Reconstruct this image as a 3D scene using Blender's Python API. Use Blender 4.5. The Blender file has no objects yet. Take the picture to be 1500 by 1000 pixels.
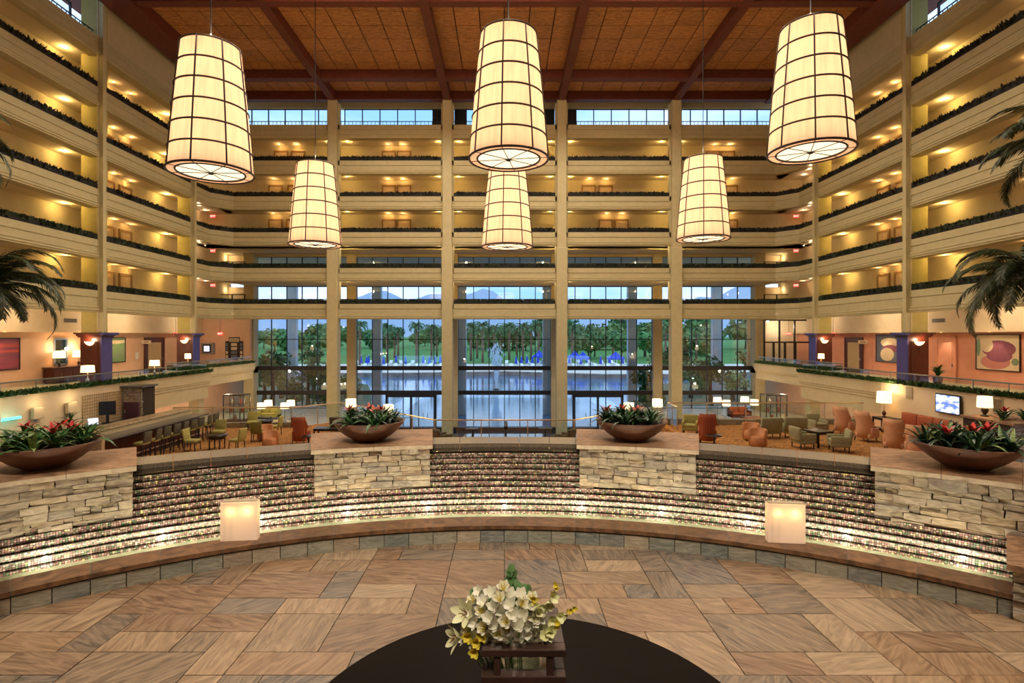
import bpy, bmesh, math, random
from mathutils import Vector, Matrix
random.seed(7)
R = math.radians; PI = math.pi
sc = bpy.context.scene; COL = sc.collection
CZ = 2.8            # eye height above the lobby floor (z = 0)
F = 801.0           # focal length in pixels of the 1500 x 1000 frame
VX, VY = 739.0, 492.0
# ------------------------------------------------------------------ camera, sky, exposure
cam = bpy.data.objects.new('camera', bpy.data.cameras.new('camera')); COL.objects.link(cam)
cam.location = (0, 0, CZ); cam.rotation_euler = (PI/2, 0, 0)
cam.data.sensor_width = 36; cam.data.lens = 36*F/1500
cam.data.shift_x = (750-VX)/1500; cam.data.shift_y = -(500-VY)/1500
cam.data.clip_end = 8000; sc.camera = cam
vs = sc.view_settings
vs.view_transform = 'Standard'; vs.look = 'None'; vs.gamma = 1; vs.use_curve_mapping = False; vs.exposure = 0.55
def lin(c): return tuple(((v/255)/12.92 if v/255 <= .04045 else ((v/255+.055)/1.055)**2.4) for v in c)
def node(nt, t, **k):
    n = nt.nodes.new(t)
    for a, b in k.items():
        if a.startswith('i_'): n.inputs[a[2:].replace('_', ' ')].default_value = b
        else: setattr(n, a, b)
    return n
w = bpy.data.worlds.new('dusk_sky'); sc.world = w; w.use_nodes = True
nt = w.node_tree; bg = nt.nodes['Background']
tc = node(nt, 'ShaderNodeTexCoord'); mp = node(nt, 'ShaderNodeMapping'); mp.inputs['Scale'].default_value = (1, 1, 4)
nz = node(nt, 'ShaderNodeTexNoise'); nz.inputs['Scale'].default_value = 2.4; nz.inputs['Detail'].default_value = 6
cr = node(nt, 'ShaderNodeValToRGB'); cr.color_ramp.elements[0].position = .38; cr.color_ramp.elements[1].position = .68
cr.color_ramp.elements[0].color = (*lin((134, 182, 232)), 1); cr.color_ramp.elements[1].color = (*lin((220, 234, 248)), 1)
L = nt.links.new
L(tc.outputs['Generated'], mp.inputs[0]); L(mp.outputs[0], nz.inputs['Vector']); L(nz.outputs['Fac'], cr.inputs[0]); L(cr.outputs[0], bg.inputs[0])
bg.inputs[1].default_value = 1.5
# unseen spots added to light the lobby floor and mosaic; made-up fixtures further down
LOBBY_FILL = [(-9.5, -6), (-5.6, -7), (-1.8, -7.5), (1.8, -7.5), (5.6, -7), (9.5, -6), (-3, 3), (3, 3)]
def spot(loc, power, size, blend, color, radius=.15, target=None):
    d = bpy.data.lights.new('spot', 'SPOT'); d.energy = power; d.spot_size = size; d.spot_blend = blend; d.color = color; d.shadow_soft_size = radius
    o = bpy.data.objects.new('spot', d); COL.objects.link(o); o.location = loc
    if target: o.rotation_euler = (Vector(target)-Vector(loc)).to_track_quat('-Z', 'Y').to_euler()
    return o
def point(loc, power, color, radius=.1):
    d = bpy.data.lights.new('lamp_light', 'POINT'); d.energy = power; d.color = color; d.shadow_soft_size = radius
    o = bpy.data.objects.new('lamp_light', d); COL.objects.link(o); o.location = loc; return o
WARM = (1.0, .76, .45); YEL = (1.0, .72, .27); CREAM = (1.0, .83, .62)
for x, y in LOBBY_FILL: spot((x, y, 21.9), 3400 if y < 0 else 800, R(38), .8, (1, .87, .7), .2, (x*.78, 7.2, .3) if y < 0 else (x, y+1, 0))
# wide fill spots added under the atrium roof to light the galleries, no fixtures
for x in (-9.14, 0, 9.14):
    for y in (17.3, 26.4, 35.5): spot((x, y, 21.9), 1500, R(150), .5, (1, .88, .70), .4, (x, y, 0))
for x in (-9.14, 0, 9.14): spot((x, 24.0, 21.3), 900, R(110), .5, (1, .62, .35), .4, (x, 36, 22.2))  # upward spots without fixtures, added to brighten the woven ceiling
# ------------------------------------------------------------------ materials
MATS = {}
def M(name, c1, c2=None, scale=6., rough=.6, bump=0., metal=0., rnd=0., stretch=(1, 1, 1), emit=0., ecol=None, detail=5., coat=0., spec=.5, kind='noise', dist=0., coord='Object'):
    m = bpy.data.materials.new(name); m.use_nodes = True; nt = m.node_tree; L = nt.links.new; p = nt.nodes['Principled BSDF']
    a = (*lin(c1), 1); b = (*lin(c2), 1) if c2 else a
    tc = node(nt, 'ShaderNodeTexCoord'); mp = node(nt, 'ShaderNodeMapping'); mp.inputs['Scale'].default_value = stretch
    if coord == 'Spun':       # real-size position turned by a random angle per piece, so that the veins of each stone run their own way
        ge = node(nt, 'ShaderNodeNewGeometry'); vr = node(nt, 'ShaderNodeVectorRotate', rotation_type='Z_AXIS'); o_ = node(nt, 'ShaderNodeObjectInfo'); mu = node(nt, 'ShaderNodeMath', operation='MULTIPLY'); mu.inputs[1].default_value = 80.
        L(o_.outputs['Random'], mu.inputs[0]); L(ge.outputs['Position'], vr.inputs['Vector']); L(mu.outputs[0], vr.inputs['Angle']); L(vr.outputs[0], mp.inputs[0])
    elif coord == 'Position':
        ge = node(nt, 'ShaderNodeNewGeometry'); L(ge.outputs['Position'], mp.inputs[0])
    else: L(tc.outputs[coord], mp.inputs[0])
    if kind == 'wave':
        t = node(nt, 'ShaderNodeTexWave'); t.inputs['Scale'].default_value = scale; t.inputs['Distortion'].default_value = dist; t.inputs['Detail'].default_value = detail
    elif kind == 'voronoi':
        t = node(nt, 'ShaderNodeTexVoronoi'); t.inputs['Scale'].default_value = scale
    else:
        t = node(nt, 'ShaderNodeTexNoise'); t.inputs['Scale'].default_value = scale; t.inputs['Detail'].default_value = detail; t.inputs['Distortion'].default_value = dist
    fac = t.outputs['Distance'] if kind == 'voronoi' else t.outputs['Fac']
    vec = mp.outputs[0]
    if rnd:
        oi = node(nt, 'ShaderNodeObjectInfo'); ad = node(nt, 'ShaderNodeVectorMath', operation='MULTIPLY_ADD'); ad.inputs[1].default_value = (1, 1, 1)
        cx = node(nt, 'ShaderNodeCombineXYZ'); ml = node(nt, 'ShaderNodeMath', operation='MULTIPLY'); ml.inputs[1].default_value = 37.
        L(oi.outputs['Random'], ml.inputs[0]); L(ml.outputs[0], cx.inputs[0]); L(ml.outputs[0], cx.inputs[1])
        L(vec, ad.inputs[0]); L(cx.outputs[0], ad.inputs[2]); vec = ad.outputs[0]
    L(vec, t.inputs['Vector'])
    cr = node(nt, 'ShaderNodeValToRGB'); cr.color_ramp.elements[0].position = .32; cr.color_ramp.elements[1].position = .68
    cr.color_ramp.elements[0].color = a; cr.color_ramp.elements[1].color = b
    L(fac, cr.inputs[0]); out = cr.outputs[0]
    if rnd:
        hs = node(nt, 'ShaderNodeHueSaturation'); mr = node(nt, 'ShaderNodeMapRange'); mr.inputs['To Min'].default_value = 1-rnd; mr.inputs['To Max'].default_value = 1+rnd
        L(oi.outputs['Random'], mr.inputs[0]); L(mr.outputs[0], hs.inputs['Value']); L(out, hs.inputs['Color']); out = hs.outputs[0]
    L(out, p.inputs['Base Color'])
    p.inputs['Roughness'].default_value = rough; p.inputs['Metallic'].default_value = metal
    p.inputs['Specular IOR Level'].default_value = spec; p.inputs['Coat Weight'].default_value = coat
    if bump:
        bn = node(nt, 'ShaderNodeBump'); bn.inputs['Strength'].default_value = bump; bn.inputs['Distance'].default_value = .02
        L(fac, bn.inputs['Height']); L(bn.outputs[0], p.inputs['Normal'])
    if emit:
        p.inputs['Emission Color'].default_value = (*lin(ecol or c1), 1); p.inputs['Emission Strength'].default_value = emit
    MATS[name] = m; m['_cr'] = 1
    return m
def ramp_random(m, cols, mix=.5):
    """replace the base colour by a per-object colour out of cols, varied by the material's own noise"""
    nt = m.node_tree; L = nt.links.new; p = nt.nodes['Principled BSDF']
    old = p.inputs['Base Color'].links[0].from_socket
    oi = node(nt, 'ShaderNodeObjectInfo'); cr = node(nt, 'ShaderNodeValToRGB'); cr.color_ramp.interpolation = 'CONSTANT'
    e = cr.color_ramp.elements
    while len(e) < len(cols): e.new(.5)
    for i, c in enumerate(cols): e[i].position = i/len(cols)
    for i, c in enumerate(cols): e[i].color = (*lin(c), 1)
    mx = node(nt, 'ShaderNodeMix', data_type='RGBA'); mx.inputs[0].default_value = mix
    L(oi.outputs['Random'], cr.inputs[0]); L(cr.outputs[0], mx.inputs[6]); L(old, mx.inputs[7]); L(mx.outputs[2], p.inputs['Base Color'])
def emis(name, c, s):
    m = bpy.data.materials.new(name); m.use_nodes = True; nt = m.node_tree
    p = nt.nodes['Principled BSDF']; p.inputs['Base Color'].default_value = (*lin(c), 1); p.inputs['Emission Color'].default_value = (*lin(c), 1); p.inputs['Emission Strength'].default_value = s
    p.inputs['Roughness'].default_value = .7; MATS[name] = m; return m
def glassmat(name, tint, refl=.04, rough=0.):
    m = bpy.data.materials.new(name); m.use_nodes = True; nt = m.node_tree; L = nt.links.new
    nt.nodes.remove(nt.nodes['Principled BSDF']); out = nt.nodes['Material Output']
    tr = node(nt, 'ShaderNodeBsdfTransparent'); tr.inputs[0].default_value = (*tint, 1)
    gl = node(nt, 'ShaderNodeBsdfGlossy'); gl.inputs['Roughness'].default_value = rough
    lw = node(nt, 'ShaderNodeLayerWeight'); pw = node(nt, 'ShaderNodeMath', operation='POWER'); pw.inputs[1].default_value = 5
    ma = node(nt, 'ShaderNodeMath', operation='MULTIPLY_ADD'); ma.inputs[1].default_value = 1-refl; ma.inputs[2].default_value = refl
    lw.inputs[0].default_value = .5
    L(lw.outputs['Facing'], pw.inputs[0]); L(pw.outputs[0], ma.inputs[0])
    mx = node(nt, 'ShaderNodeMixShader'); L(ma.outputs[0], mx.inputs[0]); L(tr.outputs[0], mx.inputs[1]); L(gl.outputs[0], mx.inputs[2]); L(mx.outputs[0], out.inputs[0])
    MATS[name] = m; return m
M('plaster', (192, 178, 136), (184, 170, 127), 3, .75, .03)
M('plaster_pale', (206, 188, 148), (198, 180, 138), 3, .75, .03)
M('corridor_wall', (205, 186, 140), (198, 178, 130), 2, .8)
M('corridor_ceil', (214, 196, 160), None, 2, .8)
M('peach_wall', (220, 180, 148), (214, 172, 138), 2, .8)
M('pink_wall', (222, 156, 126), (214, 147, 116), 2, .8)
M('cream_wall', (226, 205, 168), (220, 198, 160), 2, .8)
M('column_paint', (196, 182, 140), (188, 174, 131), 3, .7, .02)
M('olive_pier', (184, 168, 96), (176, 160, 88), 3, .7)
M('red_beam', (112, 50, 34), (92, 40, 26), 5, .55, .05)
m = M('woven_bamboo', (206, 142, 78), (136, 82, 40), 2.4, .6, .5, rnd=.12, stretch=(1, 6, 1), dist=1.2)
M('dark_bronze', (36, 28, 24), (28, 22, 20), 8, .4)
M('mullion', (30, 34, 44), None, 8, .4)
M('black_metal', (18, 18, 20), None, 8, .4)
M('hedge', (38, 40, 20), (20, 22, 12), 14, .7)
M('hedge_green', (46, 62, 26), (24, 34, 14), 10, .7)
M('planter_dark', (22, 19, 14), (14, 12, 9), 14, .7)
M('ivy', (52, 92, 34), (28, 58, 20), 12, .55)
m = M('slate', (188, 160, 128), (58, 46, 38), 2.6, .42, .4, rnd=.12, stretch=(.7, 3.6, 1), dist=2.6, coord='Spun', detail=9)
ramp_random(m, [(150, 116, 84), (128, 100, 76), (108, 96, 84), (162, 132, 102), (98, 86, 76), (142, 104, 70), (88, 86, 84), (168, 144, 116), (120, 86, 60), (136, 112, 86), (112, 94, 76), (152, 124, 94)], .42)
m = M('slate_rim', (190, 184, 164), (84, 82, 76), 3.5, .55, .4, rnd=.1, stretch=(1, 1, 4), dist=2.5, coord='Position', detail=8)
ramp_random(m, [(140, 144, 130), (162, 156, 136), (112, 124, 120), (168, 146, 120), (190, 146, 114), (124, 128, 124), (150, 148, 130), (178, 160, 134)], .4)
M('slate_cap', (136, 98, 66), (80, 56, 38), 5, .4, .2, dist=1.5, rnd=.12, coord='Position', detail=8)
M('slate_grey', (120, 116, 108), (90, 88, 84), 6, .5, .2)
m = M('fieldstone', (206, 192, 168), (96, 82, 68), 5, .8, .8, rnd=.14, stretch=(1, 1, 2.8), dist=1.5, coord='Position', detail=9)
ramp_random(m, [(182, 166, 140), (160, 144, 120), (192, 176, 152), (156, 132, 104), (172, 158, 134), (140, 132, 122), (184, 158, 122), (166, 150, 132)], .5)
M('mortar', (66, 52, 40), (46, 38, 30), 20, .9, .3)
M('pier_cap', (172, 132, 98), (116, 84, 58), 4.5, .6, .25, stretch=(1, 2, 1), dist=1.6, rnd=.1, coord='Position', detail=9)
M('pier_cap_edge', (214, 196, 170), (190, 170, 142), 12, .8, .5)
M('granite', (150, 134, 112), (96, 84, 70), 60, .35, .05)
M('wet_black', (34, 26, 20), (22, 17, 13), 9, .12, .08, coat=.5)
M('bowl', (122, 82, 64), (98, 64, 50), 4, .4, .03)
M('soil', (40, 28, 20), (26, 18, 14), 30, .95, .5)
M('leaf_green', (58, 104, 44), (32, 66, 30), 9, .38, rnd=.25)
M('leaf_dark', (40, 74, 44), (24, 48, 30), 9, .35, rnd=.25)
M('leaf_variegated', (150, 160, 92), (60, 104, 48), 5, .4, rnd=.2, stretch=(8, .4, 1))
M('brom_red', (206, 44, 34), (168, 28, 30), 8, .4, rnd=.15)
M('brom_orange', (214, 110, 90), (176, 66, 56), 8, .4, rnd=.15)
M('wood_dark', (92, 40, 24), (62, 26, 16), 5, .35, .03, stretch=(6, 6, .6), dist=1)
M('wood_black', (42, 28, 22), (30, 20, 16), 6, .3)
M('violet_paint', (78, 70, 134), (70, 62, 124), 3, .5)
M('table_black', (20, 12, 9), (12, 8, 6), 120, .6, spec=.06)
M('white_stem', (240, 236, 220), (226, 224, 200), 6, .45, rnd=.05)
M('petal_cream', (236, 234, 190), (220, 220, 160), 6, .45)
M('petal_yellow', (226, 206, 74), (206, 186, 50), 6, .45)
M('stem_green', (110, 140, 52), (84, 116, 40), 10, .5)
M('anther', (120, 70, 30), None, 5, .6)
M('vase_stone', (74, 50, 42), (54, 36, 30), 6, .4, .05)
M('vase_panel', (196, 178, 152), (178, 160, 134), 8, .5)
M('lamp_wire', (74, 62, 50), None, 6, .5, metal=.3)
glassmat('glass', (.94, .97, 1.0), .09)
glassmat('glass_rail', (.90, .96, .97), .07)
glassmat('vase_glass', (.85, .9, .85), .05)
# pendant fabric: diffusing cloth lit by the bulbs inside, with its own soft glow
def fabric(name, c, e, tr=.7):
    m = bpy.data.materials.new(name); m.use_nodes = True; nt = m.node_tree; L = nt.links.new
    nt.nodes.remove(nt.nodes['Principled BSDF']); out = nt.nodes['Material Output']
    n = node(nt, 'ShaderNodeTexNoise'); n.inputs['Scale'].default_value = 2.; tc = node(nt, 'ShaderNodeTexCoord'); mp = node(nt, 'ShaderNodeMapping'); mp.inputs['Scale'].default_value = (4, 4, .25)
    L(tc.outputs['Object'], mp.inputs[0]); L(mp.outputs[0], n.inputs['Vector'])
    cr = node(nt, 'ShaderNodeValToRGB'); cr.color_ramp.elements[0].color = (*[v*.86 for v in lin(c)], 1); cr.color_ramp.elements[1].color = (*lin(c), 1)
    cr.color_ramp.elements[0].position = .3; cr.color_ramp.elements[1].position = .6
    L(n.outputs['Fac'], cr.inputs[0])
    d = node(nt, 'ShaderNodeBsdfDiffuse'); t = node(nt, 'ShaderNodeBsdfTranslucent'); e_ = node(nt, 'ShaderNodeEmission'); e_.inputs[1].default_value = e
    for s in (d, t, e_): L(cr.outputs[0], s.inputs[0])
    mx = node(nt, 'ShaderNodeMixShader'); mx.inputs[0].default_value = tr; ad = node(nt, 'ShaderNodeAddShader')
    L(d.outputs[0], mx.inputs[1]); L(t.outputs[0], mx.inputs[2]); L(mx.outputs[0], ad.inputs[0]); L(e_.outputs[0], ad.inputs[1]); L(ad.outputs[0], out.inputs[0])
    MATS[name] = m; return m
fabric('pendant_cloth', (255, 219, 186), .13)
emis('pendant_diffuser', (255, 236, 196), 1.0)
emis('shade_glow', (255, 228, 176), 1.3)
emis('bulb', (255, 214, 140), 14)
emis('sconce_glow', (255, 206, 140), 3.0)
emis('exit_red', (255, 60, 50), 1.3)
emis('strip_glow', (255, 240, 208), 20)
emis('teal_glow', (90, 220, 215), 1.6)
# ------------------------------------------------------------------ mesh helpers
class MB:
    def __init__(s): s.v = []; s.f = []
    def add(s, v, f):
        o = len(s.v); s.v += [tuple(p) for p in v]; s.f += [tuple(i+o for i in q) for q in f]; return s
    def box(s, x0, x1, y0, y1, z0, z1):
        return s.add([(x0,y0,z0),(x1,y0,z0),(x1,y1,z0),(x0,y1,z0),(x0,y0,z1),(x1,y0,z1),(x1,y1,z1),(x0,y1,z1)],
                     [(0,3,2,1),(4,5,6,7),(0,1,5,4),(1,2,6,5),(2,3,7,6),(3,0,4,7)])
    def rbox(s, x0, x1, y0, y1, z0, z1, r=.03):
        bm = bmesh.new(); bmesh.ops.create_cube(bm, size=1)
        for v in bm.verts: v.co = Vector(((x0+x1)/2+v.co.x*(x1-x0), (y0+y1)/2+v.co.y*(y1-y0), (z0+z1)/2+v.co.z*(z1-z0)))
        bmesh.ops.bevel(bm, geom=bm.edges[:], offset=min(r, .45*min(x1-x0, y1-y0, z1-z0)), segments=2, affect='EDGES', profile=.5)
        s.bm(bm); return s
    def bm(s, bm):
        bm.verts.index_update(); s.add([v.co[:] for v in bm.verts], [[v.index for v in f.verts] for f in bm.faces]); bm.free()
    def lathe(s, prof, n=24, c=(0, 0), a0=0., a1=2*PI, caps=False):
        full = abs(a1-a0-2*PI) < 1e-6; m = n if full else n+1; v = []
        for i in range(m):
            a = a0+(a1-a0)*i/n
            for r, z in prof: v.append((c[0]+r*math.cos(a), c[1]+r*math.sin(a), z))
        k = len(prof); f = []
        for i in range(n):
            j = (i+1) % m
            for q in range(k-1): f.append((i*k+q, j*k+q, j*k+q+1, i*k+q+1))
        if caps and not full: f.append(tuple(range(k))[::-1]); f.append(tuple((m-1)*k+q for q in range(k)))
        return s.add(v, f)
    def tube(s, pts, r, n=8, r1=None):
        pts = [Vector(p) for p in pts]; k = len(pts); v = []; up = Vector((0, 0, 1))
        for i, p in enumerate(pts):
            d = (pts[min(i+1, k-1)]-pts[max(i-1, 0)]).normalized()
            a = d.cross(up if abs(d.z) < .95 else Vector((0, 1, 0))).normalized(); b = d.cross(a)
            rr = r if r1 is None else r+(r1-r)*i/(k-1)
            for j in range(n): t = 2*PI*j/n; v.append(p+a*(rr*math.cos(t))+b*(rr*math.sin(t)))
        f = [(i*n+j, i*n+(j+1) % n, (i+1)*n+(j+1) % n, (i+1)*n+j) for i in range(k-1) for j in range(n)]
        f.append(tuple(range(n))[::-1]); f.append(tuple((k-1)*n+j for j in range(n)))
        return s.add(v, f)
    def prism(s, poly, z0, z1):
        n = len(poly)
        return s.add([(*p, z0) for p in poly]+[(*p, z1) for p in poly], [tuple(range(n))[::-1], tuple(range(n, 2*n))]+[(i, (i+1) % n, n+(i+1) % n, n+i) for i in range(n)])
    def sector(s, r0, r1, z0, z1, a0, a1, n):      # angles measured from +Y, clockwise
        prof = [(r0, z0), (r0, z1), (r1, z1), (r1, z0), (r0, z0)]
        v = []; f = []
        for i in range(n+1):
            a = a0+(a1-a0)*i/n
            for r, z in prof[:4]: v.append((r*math.sin(a), r*math.cos(a), z))
        for i in range(n):
            for q in range(4): f.append((i*4+q, i*4+(q+1) % 4, (i+1)*4+(q+1) % 4, (i+1)*4+q))
        f.append((3, 2, 1, 0)); f.append(tuple(n*4+q for q in range(4)))
        return s.add(v, f)
    def sweep(s, path, prof, closed=False):      # prof: (d, z), d to the left-hand normal of travel
        P = [Vector(p) for p in path]; n = len(P); v = []
        for i in range(n):
            d0 = (P[i]-P[i-1]).normalized() if i else (P[1]-P[0]).normalized()
            d1 = (P[i+1]-P[i]).normalized() if i < n-1 else d0
            n0 = Vector((d0.y, -d0.x)); n1 = Vector((d1.y, -d1.x)); m = (n0+n1).normalized(); m = m/max(.3, m.dot(n0))
            for d, z in prof: v.append((P[i].x+m.x*d, P[i].y+m.y*d, z))
        k = len(prof); f = [(i*k+q, (i+1)*k+q, (i+1)*k+q+1, i*k+q+1) for i in range(n-1) for q in range(k-1)]
        return s.add(v, f)
    def xf(s, M4):
        s.v = [tuple(M4 @ Vector(p)) for p in s.v]; return s
    def mesh(s, name, mat, smooth=False):
        me = bpy.data.meshes.new(name); me.from_pydata(s.v, [], s.f); me.update()
        if mat: me.materials.append(MATS[mat])
        if smooth: me.polygons.foreach_set('use_smooth', [True]*len(me.polygons))
        return me
    def build(s, name, mat, parent=None, smooth=False, loc=None):
        bm = bmesh.new(); me = s.mesh(name, mat, smooth); bm.from_mesh(me); bmesh.ops.recalc_face_normals(bm, faces=bm.faces); bm.to_mesh(me); bm.free()
        return put(name, me, parent, loc)
def put(name, me, parent=None, loc=None, rot=None, scale=None):
    o = bpy.data.objects.new(name, me); COL.objects.link(o)
    if parent: o.parent = parent
    if loc is not None: o.location = loc
    if rot is not None: o.rotation_euler = rot
    if scale is not None: o.scale = scale
    return o
def tag(o, label, cat, group=None, kind=None):
    o['label'] = label; o['category'] = cat
    if group: o['group'] = group
    if kind: o['kind'] = kind
    return o
def thing(name, label, cat, loc=(0, 0, 0), rz=0., group=None, kind=None):
    o = bpy.data.objects.new(name, None); COL.objects.link(o); o.empty_display_size = .2
    o.location = loc; o.rotation_euler = (0, 0, rz); return tag(o, label, cat, group, kind)
def dup(root, loc, rz=None, label=None, group=None, scale=None):
    def rec(o, par):
        c = o.copy(); COL.objects.link(c); c.parent = par
        for ch in list(o.children): rec(ch, c)
        return c
    r = rec(root, None); r.location = loc
    if rz is not None: r.rotation_euler = (0, 0, rz)
    if label: r['label'] = label
    if group: r['group'] = group
    if scale: r.scale = scale if hasattr(scale, '__len__') else (scale,)*3
    return r
def px(x, y, Z): return Vector(((x-VX)*Z/F, Z, CZ-(y-VY)*Z/F))      # photo pixel at depth Z
def onz(x, y, z):                                                    # photo pixel on the level z
    Z = (z-CZ)*F/(VY-y); return Vector(((x-VX)*Z/F, Z, z))
def onX(x, y, X): Z = X*F/(x-VX); return Vector((X, Z, CZ-(y-VY)*Z/F))  # photo pixel on the side plane X
# ================================================================== THE SETTING
B = 9.14; H = 2.87
def T(k): return CZ+2.93+H*k           # top of the planter / rail on gallery k
XS = 22.95; YB = 43.8                  # side and back gallery fronts
PATH = [(-XS, 4), (-XS, 42.6), (-21.7, YB), (21.7, YB), (XS, 42.6), (XS, 4)]
def struct(o, label, cat): return tag(o, label, cat, None, 'structure')
Z_LOUNGE = -2.0; Z_MID = -3.7; Z_WATER = -5.6
# ---- lobby floor of slate tiles
def disc_poly(r, a0, a1, n): return [(r*math.sin(a0+(a1-a0)*i/n), r*math.cos(a0+(a1-a0)*i/n)) for i in range(n+1)]
fl = MB().box(-27, 27, -14, 9.6, -.4, -.012).build('floor', 'mortar'); struct(fl, 'lobby floor paved with brown and grey slate tiles', 'floor')
mod = .332; nx, ny = 46, 21; x_0 = -23*mod; y_0 = 1.2
occ = [[False]*ny for _ in range(nx)]; rt = random.Random(11)
tile_m = [MB().add([(-.5,-.5,-1),(.5,-.5,-1),(.5,.5,-1),(-.5,.5,-1),(-.5,-.5,0),(.5,-.5,0),(.5,.5,0),(-.5,.5,0)], [(0,3,2,1),(4,5,6,7),(0,1,5,4),(1,2,6,5),(2,3,7,6),(3,0,4,7)]).mesh('tile', 'slate')]
tile_m.append(MB().add([(-.5,-.5,-1),(.5,-.5,-1),(.5,.5,-1),(-.5,.5,-1),(-.5,-.5,0),(.5,-.5,0),(.5,.5,0),(-.5,.5,0)], [(0,3,2,1),(4,5,6,7),(0,1,5,4),(1,2,6,5),(2,3,7,6),(3,0,4,7)]).mesh('tile', 'slate'))
tiles = []
for j in range(ny-1, -1, -1):
    for i in range(nx):
        if occ[i][j]: continue
        w_, d_ = rt.choice([(1,1),(2,1),(2,1),(3,2),(2,2),(2,2),(1,2),(3,1),(3,2),(2,1)])
        while w_ > 1 and (i+w_ > nx or any(occ[i+q][j] for q in range(w_))): w_ -= 1
        while d_ > 1 and (j-d_+1 < 0 or any(occ[i+q][j-e] for q in range(w_) for e in range(d_))): d_ -= 1
        for q in range(w_):
            for e in range(d_): occ[i+q][j-e] = True
        tiles.append((x_0+(i+w_/2)*mod, y_0+(j+1-d_/2)*mod, w_*mod-.009, d_*mod-.009))
for cx_, cy_, w_, d_ in tiles:
    near = math.hypot(max(0, abs(cx_)-w_/2), max(0, cy_-d_/2))
    if near > 7.5 or abs(cx_)-w_/2 > .98*(cy_+d_/2)+.4: continue
    q = rt.random() < .5
    put('tile', tile_m[0], fl, (cx_, cy_, rt.uniform(-.003, .0)), (0, 0, PI/2 if q else 0), (d_ if q else w_, w_ if q else d_, .011))
# the rest of the paving, out of the picture, stays plain slate slabs
# ---- lounge, mid and lower floors
Z_RIGHT = -1.5       # the raised part of the lounge on the television side
LE = [(-17.7, 9.6), (7.6, 9.6), (7.6, 29.5), (3, 24.7), (-3, 24.7), (-9.1, 31.2), (-10.9, 29), (-17.7, 29)]
M('carpet', (210, 150, 76), (104, 60, 28), 2.6, .95, .1, kind='noise', dist=5, detail=2)
M('pale_tile', (214, 200, 172), (204, 190, 160), 1.5, .35)
struct(MB().prism(LE, Z_MID-.2, Z_LOUNGE).build('floor_lounge', 'carpet'), 'patterned gold and brown carpet of the sunken lounge', 'floor')
struct(MB().prism([(7.6, 9.6), (17.7, 9.6), (17.7, 26.9), (7.6, 26.9)], Z_MID-.2, Z_RIGHT).build('floor_lounge_raised', 'carpet'), 'patterned gold and brown carpet of the raised lounge under the television', 'floor')
struct(MB().prism([(-27, 20), (27, 20), (27, 52), (11.2, 49.9), (11.2, 31), (9.5, 31), (-9.5, 31), (-11.2, 31), (-11.2, 49.9), (-27, 52)], Z_MID-.4, Z_MID-.01).build('floor_lower', 'pale_tile'), 'pale stone floor one flight below the lounge by the glass wall', 'floor')
# stone kerb along the lounge edge, one per straight run
rk = random.Random(5)
for (a, b, lab, zk) in (((17.6, 26.8), (7.7, 26.8), 'low stone kerb edging the raised lounge behind the sage armchairs', Z_RIGHT), ((-10.9, 28.95), (-17.6, 28.95), 'low stone kerb edging the lounge carpet behind the green dining chairs', Z_LOUNGE)):
    kb = thing('stone_kerb', lab, 'kerb', kind='structure')
    A, Bv = Vector(a), Vector(b); n = 11; st = (Bv-A)/n
    for i in range(n):
        p = A+st*i; q = A+st*(i+.985)
        x0, x1 = sorted((p.x, q.x)); MB().rbox(x0, x1, p.y-.25, p.y+.05, zk, zk+.26+rk.uniform(-.015, .015), .02).build('stone', 'fieldstone', kb)
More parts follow.
